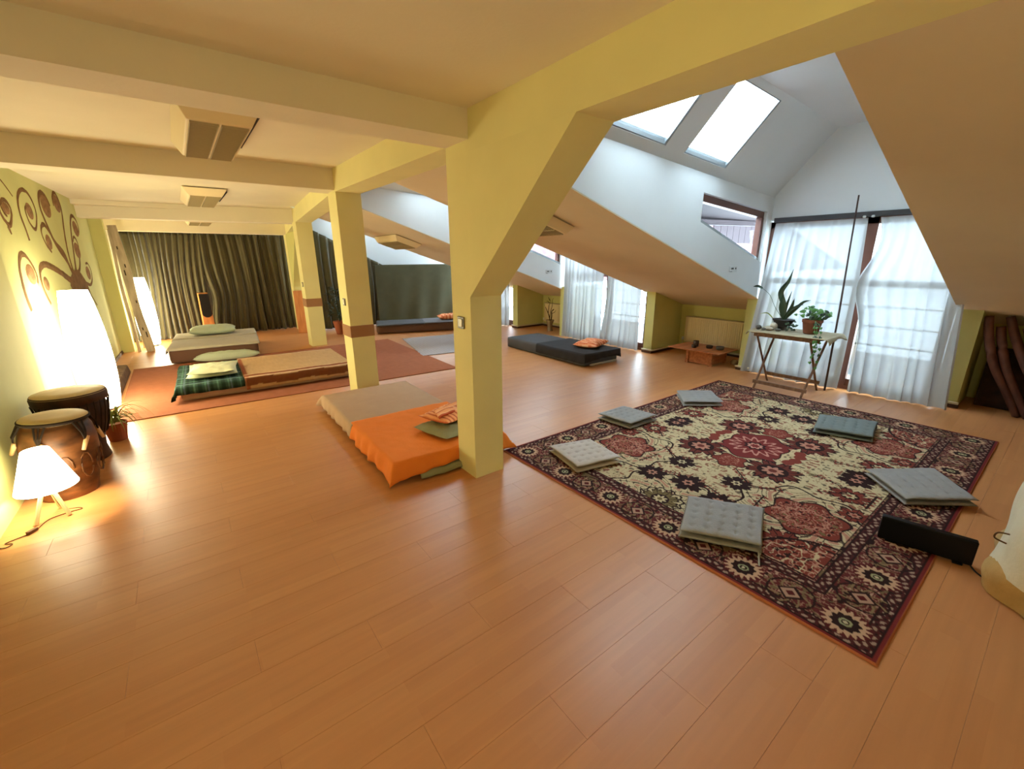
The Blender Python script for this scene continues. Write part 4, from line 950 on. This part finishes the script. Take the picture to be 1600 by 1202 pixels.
# leaning boards
def board(p0, p1, w, th, label, m='birch', wd=(1, 0, 0), mark=False):
    p0, p1 = Vector(p0), Vector(p1); d = (p1-p0).normalized(); s = Vector(wd); s = (s-d*s.dot(d)).normalized(); n = d.cross(s); mb = MB(); vs = []
    K = 14
    for i in range(K+1):
        q = p0+(p1-p0)*(i/K); ww = w*(1+.10*math.sin(i*.9+w*50)); off = s*.012*math.sin(i*.5+w*20)
        vs += [q-s*ww/2+off-n*th/2, q+s*ww/2+off-n*th/2, q+s*ww/2+off+n*th/2, q-s*ww/2+off+n*th/2]
    fs = [(4*i+k, 4*i+(k+1) % 4, 4*i+4+(k+1) % 4, 4*i+4+k) for i in range(K) for k in range(4)]+[(3, 2, 1, 0), (4*K, 4*K+1, 4*K+2, 4*K+3)]
    o = tag(mb.add(vs, fs).build('wooden_board', m), label, 'board', 'boards leaning by the far lamp')
    if mark:
        for q, l in ((.12, .10), (.18, .05), (.40, .05), (.62, .09), (.68, .06), (.82, .05)):
            c = p0+(p1-p0)*q+s*w*.12*(-1)**int(q*50)-n*(th/2+.001); MB().hexa([tuple(c-s*.008), tuple(c+s*.008), tuple(c+s*.008+d*l), tuple(c-s*.008+d*l)], [tuple(v-n*.003) for v in (c-s*.008, c+s*.008, c+s*.008+d*l, c-s*.008+d*l)]).build('knot', 'bark', o)
    return o
board((-.625, 10.20, 0), (-.745, 10.33, 2.19), .125, .025, 'widest leaning board with dark knots in front of the far glowing lamp', mark=True)
board((-.735, 10.70, 0), (-.74, 10.74, 1.9), .05, .025, 'narrow board standing behind the wide knotted board')
board((-.80, 10.30, 0), (-.80, 10.34, 2.13), .045, .02, 'pale leaning board touching the green pilaster')

# loudspeakers and the plant near the far column
def loudspeaker(x, y, rz, h, label):
    t = thing('loudspeaker', label, 'loudspeaker', (x, y, 0), 'wooden floor loudspeakers', rz)
    w, d = .20, .30
    MB().hexa([(-w/2, -d/2, 0), (w/2, -d/2, 0), (w/2, d/2, 0), (-w/2, d/2, 0)], [(-w/2*.85, -d/2*.8, h), (w/2*.85, -d/2*.8, h), (w/2*.85, d/2, h), (-w/2*.85, d/2, h)]).build('cabinet', 'speaker', t, local=True, bevel=.005)
    pts = [(-.085, h*.985), (.085, h*.985)]+[(.085*math.cos(a), h*.56+.08*math.sin(a)) for a in [-(k/12)*PI for k in range(13)]]
    sl = lambda z: -d/2*(1-.2*z/h)-.012
    MB().prism([(px, sl(pz), pz) for px, pz in pts], (0, .020, 0)).build('grille', 'grille', t, local=True)
loudspeaker(.36, 11.22, 0.05, .95, 'wooden loudspeaker with a black front in the curtain gap')
loudspeaker(2.16, 10.70, 1.15, .94, 'wooden loudspeaker seen side on beyond the far column')
t = thing('potted_plant', 'leafy plant in a terracotta pot before the sloping dark curtain', 'plant', (2.72, 9.95, 0))
MB().lathe([(.095, 0), (.10, .01), (.135, .24), (.145, .245), (.145, .29), (.13, .29), (.125, .25)], 26, (2.72, 9.95, 0)).build('pot', 'terracotta', t)
random.seed(5)
for k in range(70):
    az = random.uniform(0, 2*PI); el = random.uniform(.2, 1.0); r = random.uniform(.05, .30); b = (2.72+r*.8*math.cos(az), 9.95+r*.8*math.sin(az), .32+el*.75-.8*r*r*3)
    mb = MB(); blade(mb, b, az+random.uniform(-.5, .5), random.uniform(.10, .20), .03, .022, 1.4, 5); mb.build('leaf', 'deepleaf', t)
for k in range(6):
    az = k*1.05; MB().tube(catmull([(2.72, 9.95, .25), (2.72+.06*math.cos(az), 9.95+.06*math.sin(az), .6), (2.72+.17*math.cos(az), 9.95+.17*math.sin(az), 1.0)], 5), .005, 5).build('stem', 'deepleaf', t)

# ------------------------------------------------------------------ radiators and niche things
def radiator(x, y0, y1, z0, z1_, label):
    t = thing('radiator', label, 'radiator', (x, (y0+y1)/2, z0), 'cream panel radiators')
    MB().box(x, x+.06, y0, y1, z0, z1_-.01).build('panel', 'radiator', t, bevel=.006)
    g = MB(); n = int((y1-y0)/.036)
    for i in range(n):
        y = y0+.02+i*(y1-y0-.04)/n; g.prism([(x, y, z0+.03), (x, y+.022, z0+.03), (x-.008, y+.016, z0+.04), (x-.008, y+.006, z0+.04)], (0, 0, z1_-z0-.07))
    g.build('fluting', 'radiator', t)
    MB().box(x-.006, x+.066, y0-.004, y1+.004, z1_-.012, z1_).build('top_grille', 'louvre', t)
    for y in (y0+.12, y1-.12): MB().box(x+.058, x+.082, y-.015, y+.015, z0+.05, z1_-.05).build('bracket', 'radiator', t)
    MB().lathe([(.016, 0), (.020, .01), (.020, .045), (.012, .055)], 12, M_=Matrix.Translation((x+.02, y1+.035, z0+.03))).build('valve', 'plug', t)
    MB().tube([(x+.02, y1+.035, z0+.03), (x+.02, y1+.035, .06)], .007, 6).build('pipe', 'pipe', t)
radiator(7.108, 3.10, 4.235, .14, .60, 'long cream radiator behind the low pine bench')
radiator(6.99, 6.80, 7.92, .12, .575, 'cream radiator behind the branch vase')

t = thing('low_bench', 'low reddish pine bench in front of the cream radiator', 'bench', (6.48, 3.5, 0))
ztop = .205
for i in range(4): MB().box(6.17+i*.15, 6.17+i*.15+.146, 3.10, 3.94, ztop, ztop+.016).build('plank', 'pine', t, bevel=.002)
for x in (6.24, 6.66):
    for y in (3.24, 3.62): MB().box(x-.02, x+.02, y-.022, y+.022, 0, ztop).build('leg', 'pine', t, bevel=.002)
MB().box(6.245, 6.262, 3.27, 3.60, .012, ztop-.01).build('side_panel', 'pine', t)
for y in (3.24, 3.62): MB().box(6.26, 6.64, y-.01, y+.01, .02, .16).build('side_panel', 'pine', t)
def cup(x, y, r, h, label, m='clay', handle=False):
    o = tag(MB().lathe([(r*.8, 0), (r*.85, .004), (r, h*.5), (r*.95, h), (r*.85, h), (r*.85, h*.4), (.002, h*.35)], 18, (x, y, ztop+.017), cap=False).build('clay_cup', m, smooth=True), label, 'cup', 'clay vessels on the pine bench')
    if handle: MB().tube(catmull([(x, y-r*.9, ztop+.02+h*.7), (x, y-r*1.6, ztop+.02+h*.5), (x, y-r*.95, ztop+.02+h*.25)], 4), .004, 6).build('handle', m, o, smooth=True)
cup(6.52, 3.66, .045, .085, 'tallest clay cup on the pine bench'); cup(6.36, 3.60, .04, .05, 'small clay cup in front of the tallest one on the pine bench', handle=True)
cup(6.50, 3.42, .05, .045, 'clay bowl in the middle of the pine bench'); cup(6.52, 3.26, .06, .05, 'wide clay bowl nearest the sheer curtain on the pine bench', 'pebble')
tag(MB().lathe([(.002, 0), (.05, .01), (.055, .05), (.03, .085), (.002, .09)], 16, (6.62, 3.06, .002), cap=False).build('glass_jar', 'vase', smooth=True), 'pale rounded jar on the floor behind the pine bench', 'jar')

# branch vase
t = thing('branch_vase', 'tall jar with bare dark branches beside the charcoal mattress', 'vase', (6.62, 7.30, 0))
MB().lathe([(.07, 0), (.075, .006), (.055, .05), (.06, .16), (.095, .235), (.10, .25), (.09, .25), (.05, .17), (.045, .02)], 22, (6.62, 7.30, 0), cap=False).build('jar', 'vase', t, smooth=True)
random.seed(3)
BR = [[(0, 0, .10), (.01, .03, .30), (-.01, .07, .42), (0, .16, .53)], [(0, 0, .10), (.02, -.03, .32), (0, -.05, .44), (.01, -.11, .50), (0, -.10, .47)], [(0, .01, .28), (0, -.02, .45), (.02, -.045, .58), (0, -.07, .70), (.01, -.10, .74)],
      [(.0, .06, .41), (.02, .07, .52), (0, .04, .58), (.01, .01, .64), (.0, .02, .74)], [(0, -.04, .40), (.02, -.12, .43), (0, -.19, .49)], [(0, .03, .63), (0, .07, .66), (.0, .12, .67)], [(0, .02, .69), (0, .05, .73), (0, .07, .76)]]
for b in BR:
    n = len(b); r = .016 if b[0][2] < .2 else .008
    c = catmull([(6.62+p[0], 7.30+p[1], p[2]) for p in b], 5); MB().tube(c, [r*(1-.7*i/(len(c)-1)) for i in range(len(c))], 6).build('branch', 'bark', t, smooth=True)

# ------------------------------------------------------------------ folding plant table
t = thing('folding_table', 'small folding wooden plant table in front of the sheer curtain', 'table', (5.85, 2.04, 0))
TZ = .715
for i in range(6): MB().box(5.58+i*.088, 5.58+i*.088+.08, 1.66, 2.43, TZ-.016, TZ).build('slat', 'teak', t)
for y, s in ((2.335, 1), (1.755, 1)):
    MB().tube([(6.10, y, TZ-.02), (5.53, y-.05 if y > 2 else y+.0, 0.0)], .014, 4).build('leg', 'teak', t)
    MB().tube([(5.60, y+.03, TZ-.02), (6.10, y+.02, 0.0)], .014, 4).build('leg', 'teak', t)
MB().box(5.575, 5.595, 1.72, 2.32, .075, .115).build('stretcher', 'teak', t); MB().box(6.02, 6.04, 1.74, 2.36, .10, .14).build('stretcher', 'teak', t)
MB().box(5.60, 5.62, 1.69, 2.40, TZ-.055, TZ-.018).build('apron', 'teak', t); MB().box(6.06, 6.08, 1.69, 2.40, TZ-.055, TZ-.018).build('apron', 'teak', t)
tag(drape(.56, .80, TZ+.002, (.02, .03, .09, .06), rotz(.03, (5.85, 2.045, 0)), 12, 36, 46, flare=.45, wr=.003, thick=.003, hem=lambda u, v: -.05*math.sin(u*PI)).build('table_runner', 'clothb', smooth=True), 'beige linen cloth draped over the folding table', 'tablecloth')
TT = TZ+.014
# orchid-like plant
t = thing('potted_plant', 'tall strap-leaved plant in a dark oval pot on the folding table', 'plant', (5.88, 2.20, TT))
P0 = Matrix.Translation((5.88, 2.20, TT+.045)) @ Matrix.Diagonal((.9, 1.25, 1, 1))
MB().lathe([(.06, 0), (.07, .005), (.088, .06), (.10, .075), (.10, .09), (.088, .09), (.085, .065)], 24, M_=P0).build('pot', 'darkpot', t, smooth=True)
MB().lathe([(.04, 0), (.05, .002), (.05, .045)], 18, (5.88, 2.20, TT)).build('pot_foot', 'darkpot', t)
def strap(pts, w, m, t_, nm='leaf'):
    c = catmull(pts, 6); vs = []; 
    for i, p in enumerate(c):
        q = i/(len(c)-1); ww = w*math.sin(PI*min(1, q*.85+.15))**.8*(1-q**6)+.001; tdir = (c[min(i+1, len(c)-1)]-c[max(i-1, 0)]).normalized(); s = tdir.cross(Vector((1, .2, 0))).normalized()
        vs += [tuple(p-s*ww), tuple(p+Vector((.006, 0, 0))), tuple(p+s*ww)]
    k = len(c); return MB().add(vs, [(3*i+j, 3*i+j+1, 3*i+j+4, 3*i+j+3) for i in range(k-1) for j in (0, 1)]).build(nm, m, t_)
B = (5.88, 2.20, TT+.12)
strap([B, (5.88, 2.22, 1.02), (5.88, 2.28, 1.18), (5.88, 2.215, 1.32), (5.88, 2.185, 1.46)], .030, 'leafd', t)
strap([B, (5.88, 2.14, 1.0), (5.88, 2.12, 1.12)], .020, 'leafd', t); strap([B, (5.88, 2.10, .98), (5.88, 2.02, 1.08), (5.87, 1.94, 1.11)], .018, 'leafd', t)
strap([B, (5.88, 2.26, 1.0), (5.88, 2.25, 1.16)], .016, 'leafd', t); strap([B, (5.86, 2.15, .96), (5.86, 2.06, 1.04), (5.86, 2.00, 1.05)], .015, 'leafd', t); strap([B, (5.90, 2.20, 1.02), (5.90, 2.17, 1.2)], .014, 'leafd', t)
MB().tube(catmull([B, (5.88, 2.32, 1.0), (5.88, 2.40, 1.14), (5.88, 2.50, 1.22)], 6), .0028, 5).build('flower_stem', 'leafd', t)
strap([(5.88, 2.50, 1.22), (5.88, 2.56, 1.245), (5.88, 2.62, 1.235)], .014, 'leafd', t)
strap([(5.88, 2.32, TT+.13), (5.88, 2.40, .92), (5.88, 2.49, .90)], .006, 'spider', t)
# pothos
t = thing('potted_plant', 'trailing heart-leaved plant in a terracotta pot on the folding table', 'plant', (5.86, 1.88, TT))
MB().lathe([(.072, 0), (.076, .004), (.098, .13), (.105, .132), (.105, .165), (.096, .165), (.092, .135)], 26, (5.86, 1.88, TT)).build('pot', 'brownpot', t)
random.seed(21)
def heart(c, nrm, up, s, m, par):
    n = Vector(nrm).normalized(); u = Vector(up); u = (u-n*u.dot(n)).normalized(); r = n.cross(u); pts = [(0, -.15), (.35, -.45), (.72, -.25), (.70, .25), (.35, .75), (0, 1.15), (-.35, .75), (-.70, .25), (-.72, -.25), (-.35, -.45)]
    vs = [tuple(Vector(c)+n*s*.12)]+[tuple(Vector(c)+r*x*s+u*(y)*s-n*abs(x)*s*.25) for x, y in pts]
    MB().add(vs, [(0, 1+i, 1+(i+1) % 10) for i in range(10)]).build('leaf', m, par)
cP = Vector((5.86, 1.88, TT+.17))
for k in range(44):
    a = random.uniform(0, 2*PI); r = random.uniform(.02, .17); h = random.uniform(-.02, .14)*(1-r*3)+.02
    c = cP+Vector((.7*r*math.cos(a), r*math.sin(a)*1.1, h)); MB().tube([cP+Vector((.02*math.cos(a), .02*math.sin(a), -.02)), (cP+c)/2+Vector((0, 0, .02)), c], .002, 4).build('stem', 'leaf', t)
    heart(c, (-1, random.uniform(-.6, .6), random.uniform(.2, 1.2)), (random.uniform(-.4, .4), math.sin(a), random.uniform(-.8, .3)), random.uniform(.022, .042), 'leaf' if random.random() < .65 else 'leafd', t)
for yb, n, hh in ((1.66, 9, .36), (1.72, 7, .30), (1.70, 5, .2)):
    c = catmull([(5.78, 1.83, TT+.16), (5.68, yb+.07, TT+.10), (5.57, yb+.02, TT-.02), (5.55, yb, TT-hh*.5), (5.56, yb+.02, TT-hh)], 5); MB().tube(c, .002, 4).build('stem', 'leaf', t)
    for i in range(3, len(c), 2): heart(c[i], (-1, random.uniform(-.7, .7), .4), (0, random.uniform(-1, 1), -1), random.uniform(.016, .028), 'leaf' if i % 3 else 'leafd', t)
for k in range(16):
    a = random.uniform(1.2, 2.2); r = random.uniform(.10, .24); c = Vector((5.80+random.uniform(-.04, .04), 1.90+r*math.sin(a), TT+random.uniform(.02, .14))); heart(c, (-1, random.uniform(-.6, .6), .6), (0, random.uniform(-1, 1), -.6), random.uniform(.018, .03), 'leafd', t)
# shells and stones
def rock(x, y, z, a, b, h, m, label, cat, nm, seed):
    mb = MB(); vs = []; fs = []; N, K = 14, 8
    for k in range(K+1):
        th = PI*k/K
        for i in range(N):
            ph = 2*PI*i/N; d = 1+.22*nz(math.cos(ph)*1.4+seed, math.sin(ph)*1.4, th*1.2); vs.append((x+a*math.sin(th)*math.cos(ph)*d, y+b*math.sin(th)*math.sin(ph)*d, z+h/2-h/2*math.cos(th)*d))
    fs = [(k*N+i, k*N+(i+1) % N, (k+1)*N+(i+1) % N, (k+1)*N+i) for k in range(K) for i in range(N)]
    zm = min(v[2] for v in vs); vs = [(p[0], p[1], p[2]-zm+z) for p in vs]
    return tag(mb.add(vs, fs).build(nm, m, smooth=True), label, cat, 'shells and stones on the folding table')
rock(5.70, 2.40, TT, .035, .035, .055, 'pebble', 'dark round stone at the niche end of the folding table', 'stone', 'stone', 1)
rock(5.72, 2.29, TT, .03, .05, .045, 'shell', 'pale shell between two stones on the folding table', 'shell', 'shell', 2)
rock(5.74, 2.19, TT, .035, .035, .03, 'pebble', 'low flat stone below the dark oval pot', 'stone', 'stone', 3)
rock(5.80, 2.27, TT, .04, .045, .085, 'shell', 'largest pale shell leaning on the dark oval pot', 'shell', 'shell', 4)
rock(5.68, 2.33, TT, .02, .025, .03, 'pebble', 'smallest stone at the front table edge', 'stone', 'stone', 5)
# leaning stick, sockets
tag(MB().tube([(6.18, 1.715, .0), (6.21, 1.74, 1.0), (6.24, 1.79, 2.26)], [.012, .011, .008], 8).build('wooden_stick', 'pole', smooth=True), 'long thin dark stick standing before the gap between the sheer curtains', 'stick')
def sockets(x, y, zf, label):
    z = zf; t = thing('wall_socket', label, 'socket', (x, y, z), 'socket plates on the white dormer walls')
    MB().box(x-.09, x+.09, y-.008, y, z-.035, z+.035).build('plate', 'plug', t, bevel=.003)
    for dx, r in ((-.045, .012), (-.015, .012), (.05, .012)): MB().lathe([(r, 0), (r, .003)], 10, M_=Matrix.Translation((x+dx, y-.008, z+.005)) @ Matrix.Rotation(PI/2, 4, 'X')).build('opening', 'dark', t)
    MB().box(x-.085, x-.035, y-.010, y-.008, z-.034, z-.028).build('slot', 'dark', t)
sockets(5.56, 2.75, 1.46, 'white socket plate under the nearest trapezoid window'); sockets(5.98, 6.65, 1.345, 'white socket plate in the second dormer beyond the column haunch')

# ------------------------------------------------------------------ right foreground
t = thing('soundbar', 'black oblong panel standing on edge across the rug border', 'speaker', (3.06, .24, 0))
ax = math.atan2(.369, -.078)
MB().box(-.195, .195, -.022, .022, .008, .150, rotz(ax, (3.075, .245, RUGZ*.4))).build('panel', 'screenblk', t, bevel=.006)
for s in (-.14, .14): MB().box(s-.02, s+.02, -.03, .03, 0, .010, rotz(ax, (3.075, .245, RUGZ*.4))).build('foot', 'screenblk', t)
MB().tube(catmull([(3.10, .062, .02), (3.07, .03, .005), (3.03, -.02, .005), (3.02, -.09, .005)], 6), .004, 6).build('cord', 'cable_black', t)
# draped seat at the right edge
t = thing('draped_seat', 'low seat under an off white throw with a tan hem at the right edge', 'seat', (3.10, -.42, 0))
def seat(u, v):
    a = u*2*PI; z = .78-.64*v
    r = .425*(1-.35*(1-v)**4)+.025*v+.018*math.sin(a*5+v*4)+.022*nz(math.cos(a)*2, math.sin(a)*2, v*3)
    return (3.14+r*math.cos(a)*1.1, -.44+r*math.sin(a), z+.02*nz(a, v*4))
MB().grid(seat, 72, 26).build('throw', 'offwhite', t, smooth=True)
MB().add([tuple(Vector(seat(i/36, 0))) for i in range(36)], [tuple(range(36))]).build('throw_top', 'offwhite', t, smooth=True)
def hemf(u, v):
    a = u*2*PI; r = .425+.03*v+.02*math.sin(v*PI*1.4)+.028*math.sin(a*7+v)+.02*nz(math.cos(a)*3, math.sin(a)*3, v)
    return (3.14+r*math.cos(a)*1.1, -.44+r*math.sin(a), .19*(1-v)+.004)
MB().grid(hemf, 90, 8).build('hem', 'tan', t, smooth=True)
MB().tube(catmull([(2.93, -.03, .33), (2.91, .005, .33), (2.91, .01, .30), (2.93, -.03, .28)], 5), .004, 5).build('tie', 'cable', t, smooth=True)
bg = thing('bag', 'black bag just inside the right picture edge', 'bag', (2.62, -.42, 0))
tag(bg, 'black bag in front of the draped seat')
MB().lathe([(.10, 0), (.13, .02), (.14, .15), (.12, .26), (.06, .31)], 20, (2.60, -.36, 0), wob=lambda a, z: 1+.06*math.sin(a*3)).build('body', 'grille', bg, smooth=True)
MB().tube(catmull([(2.54, -.36, .29), (2.56, -.36, .37), (2.64, -.36, .37), (2.66, -.36, .29)], 5), .008, 6).build('handle', 'grille', bg, smooth=True)
# curved staves in the dark niche
SV = [[(6.62, .56, 1.00), (6.60, .52, .80), (6.60, .42, .50), (6.62, .27, .22), (6.64, .16, .0)],
      [(6.66, .46, .90), (6.64, .42, .74), (6.62, .33, .48), (6.62, .20, .22), (6.62, .08, .0)],
      [(6.70, .42, 1.00), (6.66, .34, .80), (6.62, .22, .55), (6.60, .08, .28), (6.60, .0, .0)],
      [(6.66, .28, .90), (6.62, .20, .70), (6.58, .06, .42), (6.56, -.06, .0)],
      [(6.70, .18, 1.0), (6.64, .08, .72), (6.60, -.04, .4), (6.58, -.16, .0)]]
LB = ['tallest curved red brown stave against the green pier', 'second curved stave with a blunt low top in the dark niche', 'curved stave rising above its neighbours in the middle of the niche', 'curved stave with a low top near the picture edge', 'last curved stave, half outside the picture edge']
for s, lb in zip(SV, LB):
    c = catmull(s, 6); k = len(c); tag(MB().tube(c, [.040-.014*abs(i/k-.35) for i in range(k)], 10).build('wooden_stave', 'redwood', smooth=True), lb, 'stave', 'curved staves in the dark niche')
tag(MB().box(6.85, 7.15, -1.2, .5, 0, .62).build('storage_box', 'bark', bevel=.01), 'dark box at the back of the niche behind the curved staves', 'box')
